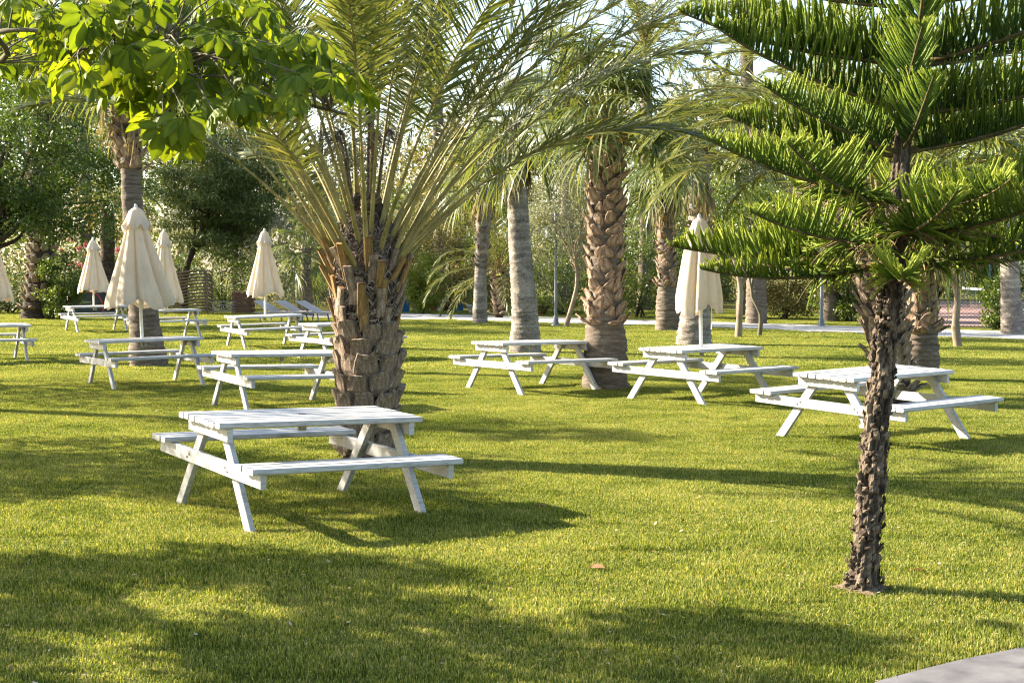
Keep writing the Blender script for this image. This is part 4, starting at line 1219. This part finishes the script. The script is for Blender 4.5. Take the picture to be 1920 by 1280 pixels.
# ------------------------------------------------------------------ street furniture at the back
def lamp_post(px, py, ytop, lab, arms):
    base = ground(px, py); Y = base[1]; h = zat(ytop, Y)
    t = thing('lamp_post', lab, 'lamp post', base, 0, 'lamp posts by the path')
    b = B(); tubes_cap(b, [(0, 0, 0), (0, 0, .06), (0, 0, .07), (0, 0, .30), (0, 0, .34)], [.15, .15, .10, .075, .05], 12); obj('foot', b.mesh('foot', M_STEEL, True), t)
    b = B(); tubes_cap(b, [(0, 0, .3), (0, 0, h * .6), (0, 0, h)], [.05, .042, .036], 10); obj('post', b.mesh('post', M_STEEL, True), t)
    b = B(); tubes_cap(b, [(0, 0, h - .55), (0, 0, h + .02), (0, 0, h + .1)], [.055, .055, .01], 10); obj('post_cap', b.mesh('post_cap', M_STEEL, True), t)
    for s in arms:
        b = B(); tubes_cap(b, smoothline([(0, 0, h - .30), (s * .14, 0, h - .28), (s * .27, 0, h - .30)], 6), .014, 6)
        tubes_cap(b, [(s * .27, 0, h - .29), (s * .27, 0, h - .38)], .012, 6)
        arm = obj('arm', b.mesh('arm', M_STEEL, True), t)
        z = h - .38; x = s * .27
        b = B(); tubes_cap(b, [(x, 0, z), (x, 0, z - .05)], [.04, .14], 4); tubes_cap(b, [(x, 0, z - .36), (x, 0, z - .40)], [.10, .06], 4)
        for q in range(4):
            a_ = q * math.pi / 2
            p = np.array((x + math.cos(a_) * .115, math.sin(a_) * .115)); tubes_cap(b, [(*p, z - .05), (*p, z - .36)], .009, 4)
        lan = obj('lantern', b.mesh('lantern', M_STEEL), t)
        b = B(); tubes_cap(b, [(x, 0, z - .055), (x, 0, z - .355)], [.10, .088], 4); obj('glass', b.mesh('glass', M_GLASS), lan)


lamp_post(1042, 611, 402, 'lamp post with hanging square lantern left of the scaly palm', (-1, 1))
lamp_post(964, 596, 415, 'lamp post mostly hidden behind the smooth grey palm trunk', (-1,))
base = ground(1540, 613); t = thing('steel_pole', 'plain grey steel pole in front of the ivy hedge', 'pole', base)
b = B(); tubes_cap(b, [(0, 0, 0), (0, 0, 3.6)], .055, 10); obj('post', b.mesh('post', M_STEEL, True), t)
b = B(); tubes_cap(b, [(0, 0, 0), (0, 0, .22), (0, 0, .26)], [.11, .09, .06], 10); obj('foot', b.mesh('foot', M_STEEL, True), t)
# court fence
A0, A1 = ground(1700, 618), ground(2080, 632)
A0, A1 = np.array((13.1, 45.2, 0)), np.array((21.5, 43.0, 0))
t = thing('court_fence', 'teal chain-link fence of the tennis court at the right edge', 'fence', A0)
D = A1 - A0; Lf = np.linalg.norm(D); D /= Lf; hf = 1.15
xs = [i * 1.55 for i in range(6)]
for i, x in enumerate(xs):
    b = B(); p = D * x; hh = 2.9 if i % 2 else 2.9
    tubes_cap(b, [p, p + (0, 0, hh)], .032, 8); obj('post', b.mesh('post', M_TEAL, True), t)
for z in (.06, hf):
    b = B(); tubes_cap(b, [(0, 0, z), D * xs[-1] + (0, 0, z)], .012, 6); obj('rail', b.mesh('rail', M_TEAL, True), t)
b = B(); sp = .11; m = int(xs[-1] / sp)
for i in range(-int(hf / sp), m):
    for s in (1, -1):
        u0, u1 = i * sp, i * sp + hf
        z0, z1 = (.06, hf) if s > 0 else (hf, .06)
        lo, hi = max(0, u0), min(xs[-1], u1)
        if hi <= lo:
            continue
        za = z0 + (z1 - z0) * (lo - u0) / hf; zb = z0 + (z1 - z0) * (hi - u0) / hf
        v, f = tube([D * lo + (0, .004 * s, za), D * hi + (0, .004 * s, zb)], .0045, 3); b.add(v, f)
tag(obj('chain_link', b.mesh('chain_link', M_TEAL), t), kind='stuff')
# net
p0, p1 = at(1792, 541, 60), at(1905, 549, 50)
p0[2] = p1[2] = 1.05
base = np.array((p0[0], p0[1], 0)); t = thing('tennis_net', 'tennis net with white tape beyond the court fence', 'net', base)
d = p1 - p0
b = beam((0, 0, 1.02), d + (0, 0, 1.02), .012, .09, (0, 0, 1)); obj('tape', b.mesh('tape', M_NET), t)
for q in (0, 1):
    b = B(); tubes_cap(b, [d * q + (0, 0, 0), d * q + (0, 0, 1.1)], .05, 8); obj('post', b.mesh('post', M_TEAL, True), t)
b = B()
for i in range(90):
    p = d * (i / 89); v, f = tube([p + (0, 0, .08), p + (0, 0, .98)], .003, 3); b.add(v, f)
for i in range(9):
    v, f = tube([(0, 0, .08 + i * .11), d + (0, 0, .08 + i * .11)], .003, 3); b.add(v, f)
tag(obj('netting', b.mesh('netting', M_DARKCLOTH), t), kind='stuff')


# ------------------------------------------------------------------ sun loungers
def lounger_parts():
    P = []
    W_ = .66
    for s in (-1, 1):
        P.append(('side_rail', beam((-.95, s * W_ / 2, .33), (.95, s * W_ / 2, .33), .04, .05).mesh('side_rail', M_ALU)))
        P.append(('leg', beam((.70, s * W_ / 2, .31), (.78, s * W_ / 2, 0), .035, .04, (1, 0, 0)).mesh('leg', M_ALU)))
        P.append(('leg', beam((-.66, s * W_ / 2, .31), (-.72, s * W_ / 2, 0), .035, .04, (1, 0, 0)).mesh('leg', M_ALU)))
        P.append(('back_prop', beam((-.45, s * W_ * .4, .33), (-.72, s * W_ * .4, .50), .02, .03, (1, 0, 0)).mesh('back_prop', M_ALU)))
    P.append(('seat_sling', beam((-.28, 0, .365), (.96, 0, .35), W_ - .02, .025, (0, 0, 1)).mesh('seat_sling', M_SLING)))
    P.append(('backrest', beam((-.27, 0, .37), (-.98, 0, .72), W_ - .02, .025, (0, 0, 1)).mesh('backrest', M_SLING)))
    return P


LP = lounger_parts()
for px, py, lab in ((513, 604, 'sun lounger with raised back, behind the umbrella pole'), (553, 604, 'middle sun lounger of the three in a row'), (592, 605, 'sun lounger nearest the stubby date palm')):
    base = ground(px + 18, py)
    t = thing('sun_lounger', lab, 'sun lounger', base, rad(-24), 'three sun loungers in a row')
    for nm, me in LP:
        obj(nm, me, t)
# tall stack of woven loungers
base = ground(362, 589)
SP = []
for s in (-1, 1):
    pts = smoothline([(-.66, s * .32, .03), (-.3, s * .32, .10), (.1, s * .32, .15), (.45, s * .32, .16), (.62, s * .32, .12), (.72, s * .32, -.05)], 16)
    b = B(); v, f = tube(pts, .036, 6); b.add(v, f); SP.append(('side_rail', b.mesh('side_rail', M_WICKER, True)))
for i in range(9):
    x = -.6 + i * .145; z = np.interp(x, [-.66, -.3, .1, .45, .6], [.03, .10, .15, .16, .13])
    SP.append(('slat', beam((x, -.31, z), (x, .31, z), .13, .018, (0, 0, 1)).mesh('slat', M_WICKER)))
NST = 13
for i in range(NST):
    lab = 'bottom woven lounger of the tall brown stack' if i == 0 else ('topmost woven lounger of the tall brown stack' if i == NST - 1 else 'brown woven lounger frame, %s from the bottom of the tall stack' % ('first second third fourth fifth sixth seventh eighth ninth tenth eleventh twelfth'.split()[i]))
    t = thing('stacked_lounger', lab, 'sun lounger', base + np.array((.015 * math.sin(i * 2.2), .01 * math.cos(i * 1.7), .06 + i * .125)), rad(-6 + 1.2 * math.sin(i * 1.3)), 'woven loungers in the tall stack')
    for nm, me in SP:
        obj(nm, me, t)
# low stack of metal frames and a wooden crate
base = ground(419, 590)
FP = []
for s in (-1, 1):
    FP.append(('rail', beam((-.42, s * .3, .10), (.42, s * .3, .10), .03, .03).mesh('rail', M_ALU)))
for x in (-.42, .42):
    FP.append(('end_bar', beam((x, -.3, .10), (x, .3, .10), .03, .03).mesh('end_bar', M_ALU)))
    FP.append(('foot', beam((x * .9, -.3, .085), (x * .9, -.3, -.02), .03, .03, (1, 0, 0)).mesh('foot', M_ALU)))
for i in range(4):
    lab = ('lowest', 'second lowest', 'second highest', 'topmost')[i] + ' grey metal frame of the low stack'
    t = thing('metal_frame', lab, 'metal frame', base + np.array((.01 * i, 0, .03 + i * .125)), 0, 'grey metal frames in the low stack')
    for nm, me in FP:
        obj(nm, me, t)
base = ground(457, 588)
t = thing('wooden_crate', 'reddish-brown wooden crate beside the low stack of frames', 'crate', base)
for i in range(4):
    obj('plank', beam((-.38, -.30, .12 + i * .205), (.38, -.30, .12 + i * .205), .03, .19).mesh('plank', M_OLDWOOD), t)
for s in (-1, 1):
    for i in range(4):
        obj('plank', beam((s * .39, -.28, .12 + i * .205), (s * .39, .28, .12 + i * .205), .03, .19).mesh('plank', M_OLDWOOD), t)
    obj('batten', beam((s * .3, -.335, 0), (s * .3, -.335, .86), .05, .03, (1, 0, 0)).mesh('batten', M_OLDWOOD), t)
obj('lid', beam((-.42, 0, .875), (.42, 0, .875), .68, .03).mesh('lid', M_OLDWOOD), t)
# dark covered heap with red trim
base = ground(163, 590)
t = thing('covered_heap', 'dark grey rounded fabric heap with red trim under black tarpaulin', 'covered heap', base)
k = 14; th = np.linspace(0, math.pi, k)
prof = np.stack((np.sign(np.cos(th)) * np.abs(np.cos(th)) ** .6 * .72, np.sin(th) ** .7 * .92), -1)
b = B(); V = np.concatenate([np.stack((prof[:, 0] + .06, np.full(k, y), prof[:, 1]), -1) for y in (-.42, .42)])
b.add(V, [(i, i + 1, k + i + 1, k + i) for i in range(k - 1)]); b2 = B(); b2.add(V, [tuple(range(k))[::-1], tuple(range(k, 2 * k))]); b.join(b2)
obj('body', b.mesh('body', M_DARKCLOTH, False), t)
b = B(); v, f = tube(np.stack((prof[:, 0] * .97 + .06, np.full(k, -.43), prof[:, 1] * .97), -1), .028, 6); b.add(v, f); obj('red_piping', b.mesh('red_piping', M_RED, True), t)
b = beam((-.05, -.45, .50), (.30, -.45, .50), .02, .09, (0, 0, 1)); obj('pale_label', b.mesh('pale_label', M_OLIVE), t)
g = np.random.default_rng(3); n, k = 22, 12
u, w = np.meshgrid(np.linspace(0, 1, k), np.linspace(0, 1, n), indexing='ij')
V = np.stack((-.80 + .50 * u + .05 * g.normal(size=u.shape), -.5 + 1.0 * w, .15 + .92 * np.sin(u * 1.5) + .05 * g.normal(size=u.shape)), -1)
i, j = np.meshgrid(np.arange(k - 1), np.arange(n - 1), indexing='ij')
b = B(); b.add(V.reshape(-1, 3), np.stack((i * n + j, i * n + j + 1, (i + 1) * n + j + 1, (i + 1) * n + j), -1).reshape(-1, 4)); obj('tarpaulin', b.mesh('tarpaulin', M_BLACK, True), t)


# ------------------------------------------------------------------ big-leaved tree reaching in from the left
def palmate(seed):
    g = np.random.default_rng(seed); b = B()
    nl = int(g.integers(5, 8))
    for i in range(nl):
        a_ = rad(-100 + 200 * (i + .5) / nl) + g.normal() * .1
        L = .132 * (1 - .28 * abs(a_) / 1.8) * g.uniform(.85, 1.12); W_ = L * g.uniform(.44, .54)
        q = np.array((0, .12, .3, .52, .74, .9, 1)); wd = np.array((.03, .12, .62, .98, .86, .42, .0)) * W_ / 2
        dr = g.uniform(.25, .7); cup = g.uniform(.15, .45)
        # local: leaflet along +d, hanging down with length
        d = np.array((math.cos(a_), math.sin(a_), 0)); s = np.array((-math.sin(a_), math.cos(a_), 0))
        st = .018
        C = d[None] * (st + q * L * math.cos(dr * .6))[:, None]; C[:, 2] = -(q ** 1.5) * L * math.sin(dr) + .004 * np.sin(q * 9 + seed)
        up = np.array((0, 0, 1.))
        Lf = C - s * wd[:, None] + up * (cup * wd)[:, None]; Rt = C + s * wd[:, None] + up * (cup * wd)[:, None]
        V = np.stack((Lf, C, Rt), 1).reshape(-1, 3)
        f = []
        for k in range(6):
            o = k * 3; f += [(o, o + 1, o + 4, o + 3), (o + 1, o + 2, o + 5, o + 4)]
        tone = np.clip(.42 + g.normal() * .22, 0, 1)
        av = np.tile((tone, min(1, tone + .3), tone), 7)
        b.add(V, f, av)
        v, f2 = tube(np.array([(0, 0, 0), d * .01, d * (st + .004)]), .0016, 4); b.add(v, f2, .9)
    return b.mesh('leaf', M_BIGLEAF, True)


PALMATE = [palmate(s) for s in range(7)]


def inpoly(p, poly):
    x, y = p; c = False; n = len(poly)
    for i in range(n):
        x1, y1 = poly[i]; x2, y2 = poly[i - 1]
        if (y1 > y) != (y2 > y) and x < (x2 - x1) * (y - y1) / (y2 - y1) + x1:
            c = not c
    return c


tb = np.array((-6.4, 7.6, 0.))
bt = thing('big_leaf_tree', 'big-leaved tree whose leafy branches hang into the upper left corner', 'tree', tb)
b = B(); tpts = smoothline([(0, 0, -.1), (.05, 0, 1.2), (.2, .1, 2.3), (.5, .1, 3.2)], 20); tubes_cap(b, tpts, np.linspace(.2, .13, 20), 14, .5, .05, 4)
obj('trunk', b.mesh('trunk', M_BARK_GREY, True), bt)
fork = tpts[-1] + tb
LIMBS = [
    ([fork, at(60, -160, 6.9), at(235, -10, 6.5), at(330, 62, 6.4), at(410, 105, 6.3), at(540, 182, 6.2), at(650, 215, 6.1)], .050, .007),
    ([fork, at(-150, 40, 7.4), at(40, 30, 7.2), at(170, 38, 7.0), at(275, 42, 6.8), at(420, 60, 6.6), at(560, 90, 6.5)], .030, .006),
    ([fork, at(-120, 120, 6.4), at(0, 60, 6.0), at(120, 66, 5.9), at(200, 90, 5.8), at(320, 130, 5.8), at(360, 240, 5.9)], .018, .005),
    ([fork, at(-100, 150, 9.6), at(0, 120, 9.4), at(80, 122, 9.2), at(150, 130, 9.0)], .02, .005),
    ([fork, at(0, -120, 8.6), at(160, -30, 8.4), at(300, 0, 8.3), at(400, 40, 8.2)], .03, .006)]
limb_pts, limb_obj = [], []
for pts, r0, r1 in LIMBS:
    p = smoothline(np.array(pts) - tb, 46); b = B(); tubes_cap(b, p, r1 + (r0 - r1) * np.linspace(1, 0, 46) ** 2.2, 8, .5, .05, 9)
    limb_obj.append(obj('branch', b.mesh('branch', M_BARK_GREY, True), bt)); limb_pts.append(p)
REG = [  # polygon, leaves, depth range, size
    ([(0, -40), (420, -40), (560, 55), (610, 85), (665, 150), (690, 195), (620, 215), (560, 200), (470, 235), (420, 195), (335, 305), (285, 250), (205, 190), (120, 145), (70, 80), (0, 55)], 175, (5.4, 7.0), .74),
    ([(60, 20), (300, 60), (560, 120), (665, 180), (560, 195), (470, 240), (440, 185), (335, 300), (290, 235), (210, 185), (130, 145)], 60, (5.3, 6.4), .82),
    ([(-20, 55), (110, 80), (150, 125), (120, 165), (60, 178), (-20, 150)], 35, (8.6, 9.8), .95),
    ([(0, -40), (420, -40), (430, 60), (300, 90), (120, 60), (0, 60)], 30, (7.8, 9.2), 1.0)]
g = np.random.default_rng(19)
twig = [B() for _ in LIMBS]
for poly, cnt, (y0, y1), s0 in REG:
    xs_, ys_ = [q[0] for q in poly], [q[1] for q in poly]; made = 0
    while made < cnt:
        p = (g.uniform(min(xs_), max(xs_)), g.uniform(min(ys_), max(ys_)))
        if not inpoly(p, poly):
            continue
        made += 1
        w = at(p[0], p[1] - 18, g.uniform(y0, y1)) - tb
        bi, bd = 0, 9e9
        for li, lp in enumerate(limb_pts):
            dd = np.linalg.norm(lp - w, axis=1); k_ = int(np.argmin(dd))
            if dd[k_] < bd:
                bd, bi, bk = dd[k_], li, k_
        st = limb_pts[bi][max(0, bk - 2)]
        mid = (st + w) / 2 + np.array((0, 0, .10 * bd)) + g.normal(size=3) * .03
        v, f = tube(smoothline([st, mid, w], 7), np.linspace(.004 + .003 * bd, .0022, 7), 5); twig[bi].add(v, f, .5)
        out = w - st; az = math.atan2(out[1], out[0]) + g.normal() * .9
        M = Matrix.Translation(Vector(w)) @ Matrix.Rotation(az, 4, 'Z') @ Matrix.Rotation(rad(g.uniform(25, 85)), 4, 'Y') @ Matrix.Rotation(g.normal() * .25, 4, 'X') @ Matrix.Scale(s0 * g.uniform(.8, 1.2), 4)
        obj('leaf', PALMATE[int(g.integers(7))], limb_obj[bi], mat=M)
for o, b in zip(limb_obj, twig):
    if b.n:
        obj('twigs', b.mesh('twigs', M_BARK_GREY, True), o)
# rest of its crown, unseen past the left edge, shaped to shade the lawn
cl = []
while len(cl) < 60:
    q = np.array((g.uniform(-11.5, -3.4), g.uniform(5.0, 13.0), g.uniform(2.6, 5.8)))
    e = (q - np.array((-7.4, 9.0, 4.2))) / np.array((3.9, 4.0, 1.7))
    if .10 < np.dot(e, e) < 1 and q[0] < -.35 * q[1] - .8 and q[0] + 1.88 * q[2] < (.55 if g.uniform() < .8 else 1.8) - .55 * (q[1] - .68 * q[2] - 6.6):
        cl.append(q - tb)
cl = np.array(cl)
tag(obj('crown', leafcloud(cl, .40, 330, .14, .45, g).mesh('crown', M_BIGLEAF), bt), kind='stuff')
for i in range(14):
    e = cl[int(g.integers(len(cl)))]; b = B(); v, f = tube(smoothline([fork - tb, (fork - tb + e) / 2 + g.normal(size=3) * .2, e], 8), np.linspace(.06, .012, 8), 6); b.add(v, f); obj('limb', b.mesh('limb', M_BARK_GREY, True), bt)

# trees past the left edge whose shadows cross the lawn
for i, (x, y, h, w, n_, lab) in enumerate(((-10.3, 15.8, 5.2, 2.5, 12000, 'leafy tree beyond the left edge that shades the lawn beside the nearest table'),
                                            (-13.0, 24.5, 5.6, 2.4, 7000, 'leafy tree beyond the left edge level with the largest umbrella')
                                            )):
    tree('broadleaf_tree', lab, np.array((x, y, 0)), [(0, 0, -.1), (.1, 0, h * .3), (0, 0, h * .6)], .16, 8, (0, 0, h * .68), (w, w, h * .32), M_SMALLLEAF, M_BARK_DARK, n_, .13, .5, 600 + i, 'trees beyond the left edge', 90, .42, .25)
for i, (x, y, h, lab) in enumerate(((-9.3, 19.9, 4.6, 'fan palm beyond the left edge throwing a long thin shadow'), (-16.0, 33.0, 5.5, 'fan palm beyond the left edge level with the far tables'))):
    t = thing('fan_palm', lab, 'palm tree', (x, y, 0), 0, 'palms beyond the left edge')
    me, P, rr_ = trunk_mesh(np.array([(0, 0, -.1), (.05, 0, h * .5), (0, 0, h)]), [.28, .2, .18], 'trunk', M_WASH_GREY, .01, 16, 90 + i, .03, k=60); obj('trunk', me, t)
    fan_crown(t, P[-1], 22, 1.0, 6, 90 + i)

# ------------------------------------------------------------------ grass
def tile(size, n, seed, h0, h1, w):
    g = np.random.default_rng(seed)
    p = np.zeros((n, 3)); p[:, :2] = g.uniform(-size / 2, size / 2, (n, 2))
    a = g.uniform(0, 6.283, n); h = g.uniform(h0, h1, n)
    lean = g.uniform(.1, .9, n)
    d = np.stack((np.cos(a), np.sin(a), np.zeros(n)), -1); s = np.stack((-np.sin(a), np.cos(a), np.zeros(n)), -1)
    ww = w * g.uniform(.7, 1.3, n)
    m = p + d * (h * lean * .25)[:, None]; m[:, 2] = h * .6
    tp = p + d * (h * lean * .85)[:, None]; tp[:, 2] = h * (1 - .3 * lean)
    V = np.stack((p - s * ww[:, None] / 2, p + s * ww[:, None] / 2, m + s * ww[:, None] * .42, m - s * ww[:, None] * .42, tp), 1)
    i = np.arange(n)[:, None] * 5
    b = B(); v = V.reshape(-1, 3)
    tone = np.clip(.42 + g.normal(size=n) * .29, 0, 1); tone = np.where(g.uniform(size=n) < .07, .98, tone)
    av = np.repeat(tone, 5)
    b.add(v, i + np.array([[0, 1, 2, 3]]), av)
    b.f.append(i + np.array([[3, 2, 4]]))
    return b.mesh('grass_tile', M_GRASS)


rest = bpy.data.collections.new('grass_sources')     # not linked: only feeds the instancing below
SRC = []
for i in range(4):
    o = bpy.data.objects.new('grass_source', tile(.5, 4200, 40 + i, .012, .038, .0036)); rest.objects.link(o); SRC.append(o)
SRC2 = []
for i in range(3):
    o = bpy.data.objects.new('grass_source_far', tile(1.0, 5200, 50 + i, .02, .05, .009)); rest.objects.link(o); SRC2.append(o)
o = bpy.data.objects.new('grass_source_edge', tile(.1, 190, 58, .012, .040, .0036)); rest.objects.link(o); SRC3 = [o]


def near_slab(x, y, sl, h):
    return any(inpoly((x + i, y + j), sl) for i in (-h, 0, h) for j in (-h, 0, h))


def grass_field(name, lab, src, y0, y1, step, seed, edge=False):
    g = np.random.default_rng(seed); pts = []
    sl = np.array([q for q in SLAB]); pa = np.array(PATH_A + PATH_B)
    y = y0
    while y < y1:
        xm = .36 * y + 3.0
        for x in np.arange(-xm, xm, step):
            if edge:
                if x > 0 and near_slab(x, y, sl, .25):
                    for i in np.arange(-.2, .21, .1):
                        for j in np.arange(-.2, .21, .1):
                            if not inpoly((x + i + .02, y + j - .02), sl):
                                pts.append((x + i, y + j, .002))
                continue
            if (x > 0 and y < 10 and near_slab(x, y, sl, .25)) or (y > 34 and inpoly((x, y), pa)) or (y > 44 and x > 12):
                continue
            pts.append((x, y, g.normal() * .002 + .002))
        y += step
    me = bpy.data.meshes.new(name); me.from_pydata([tuple(p) for p in pts], [], [])
    n = len(pts)
    for an, ty, val in (('rot', 'FLOAT', g.integers(0, 4, n) * math.pi / 2), ('hs', 'FLOAT', g.uniform(.7, 1.35, n)), ('pick', 'INT', g.integers(0, len(src), n))):
        a_ = me.attributes.new(an, ty, 'POINT'); a_.data.foreach_set('value', np.asarray(val, np.float32 if ty == 'FLOAT' else np.int32))
    o = obj(name, me); tag(o, lab, 'grass', None, 'stuff')
    ng = bpy.data.node_groups.new(name + '_scatter', 'GeometryNodeTree')
    ng.interface.new_socket('Geometry', in_out='INPUT', socket_type='NodeSocketGeometry')
    ng.interface.new_socket('Geometry', in_out='OUTPUT', socket_type='NodeSocketGeometry')
    N = ng.nodes; gi = N.new('NodeGroupInput'); go = N.new('NodeGroupOutput'); ip = N.new('GeometryNodeInstanceOnPoints'); jn = N.new('GeometryNodeJoinGeometry')
    for s in src:
        oi = N.new('GeometryNodeObjectInfo'); oi.inputs['Object'].default_value = s; oi.inputs['As Instance'].default_value = True
        ng.links.new(oi.outputs['Geometry'], jn.inputs[0])

    def attr(nm, ty):
        q = N.new('GeometryNodeInputNamedAttribute'); q.data_type = ty; q.inputs['Name'].default_value = nm; return q.outputs['Attribute']
    cr = N.new('ShaderNodeCombineXYZ'); ng.links.new(attr('rot', 'FLOAT'), cr.inputs[2])
    cs = N.new('ShaderNodeCombineXYZ'); cs.inputs[0].default_value = cs.inputs[1].default_value = 1.04; ng.links.new(attr('hs', 'FLOAT'), cs.inputs[2])
    ng.links.new(gi.outputs[0], ip.inputs['Points']); ng.links.new(jn.outputs[0], ip.inputs['Instance'])
    ip.inputs['Pick Instance'].default_value = True
    ng.links.new(attr('pick', 'INT'), ip.inputs['Instance Index'])
    er = N.new('FunctionNodeEulerToRotation'); ng.links.new(cr.outputs[0], er.inputs[0])
    ng.links.new(er.outputs[0], ip.inputs['Rotation']); ng.links.new(cs.outputs[0], ip.inputs['Scale'])
    ng.links.new(ip.outputs[0], go.inputs[0])
    md = o.modifiers.new('scatter', 'NODES'); md.node_group = ng
    return o


grass_field('lawn_grass', 'short sunlit lawn grass between and under the tables', SRC, 5.4, 27, .5, 1)
grass_field('lawn_edge_grass', 'lawn grass fringing the paved corner', SRC3, 5.4, 10, .5, 3, True)
grass_field('far_lawn_grass', 'far part of the lawn grass towards the path and bushes', SRC2, 27.25, 62, 1.0, 2)

# ------------------------------------------------------------------ small things lying on the lawn
def litter(px, py, lab, s, mat, seed):
    g = np.random.default_rng(seed); p = ground(px, py); q = np.linspace(0, 1, 6)
    w = np.array((.02, .3, .48, .42, .22, .0)) * s; b = B()
    C = np.stack((q * s, .08 * s * np.sin(q * 3), .12 * s * np.sin(q * 3.1) + .026), -1); S = np.array((0, 1, .35))
    V = np.stack((C - S * w[:, None] * .6, C + (0, 0, -.01), C + S * w[:, None] * (.6, .6, .3)), 1).reshape(-1, 3); f = []
    for k in range(5):
        o = k * 3; f += [(o, o + 1, o + 4, o + 3), (o + 1, o + 2, o + 5, o + 4)]
    b.add(V, f, g.uniform(.2, .9))
    o = obj('fallen_leaf', b.mesh('fallen_leaf', mat, True), None, p); o.rotation_euler = (0, 0, g.uniform(0, 6.28))
    tag(o, lab, 'leaf', 'fallen leaves on the lawn')


litter(1103, 1070, 'curled brown leaf lying alone on the front lawn', .11, M_LITTER, 1)
litter(1042, 880, 'small dark leaf on the lawn right of the nearest table', .07, M_LITTER, 2)
litter(1020, 955, 'dry leaf in the shadow right of the nearest table', .09, M_LITTER, 3)
litter(1735, 1075, 'dry twig-like leaf right of the Norfolk pine foot', .12, M_LITTER, 4)
g = np.random.default_rng(91); b = B()
for i in range(900):                                  # clippings, dry bits and fallen petals lying in the turf
    Y = 6.2 + 22 * g.uniform() ** 1.6; x = g.uniform(-.36, .36) * Y
    if inpoly((x, Y), np.array(SLAB)):
        continue
    L = g.uniform(.008, .03) * (1 + Y * .03); a_ = g.uniform(0, 6.28); d = np.array((math.cos(a_), math.sin(a_), g.normal() * .3)) * L; q = np.array((-d[1], d[0], 0)) * g.uniform(.1, .45)
    p = np.array((x, Y, g.uniform(.022, .036)))
    b.add(np.array([p, p + d * .5 + q, p + d, p + d * .5 - q]), [(0, 1, 2, 3)], g.uniform())
tag(obj('lawn_litter', b.mesh('lawn_litter', leafmat('dry_litter', [(.16, .09, .05), (.34, .24, .13), (.6, .55, .45)], .2, .8, .1))), 'tiny dry bits and clippings strewn over the lawn', 'litter', None, 'stuff')
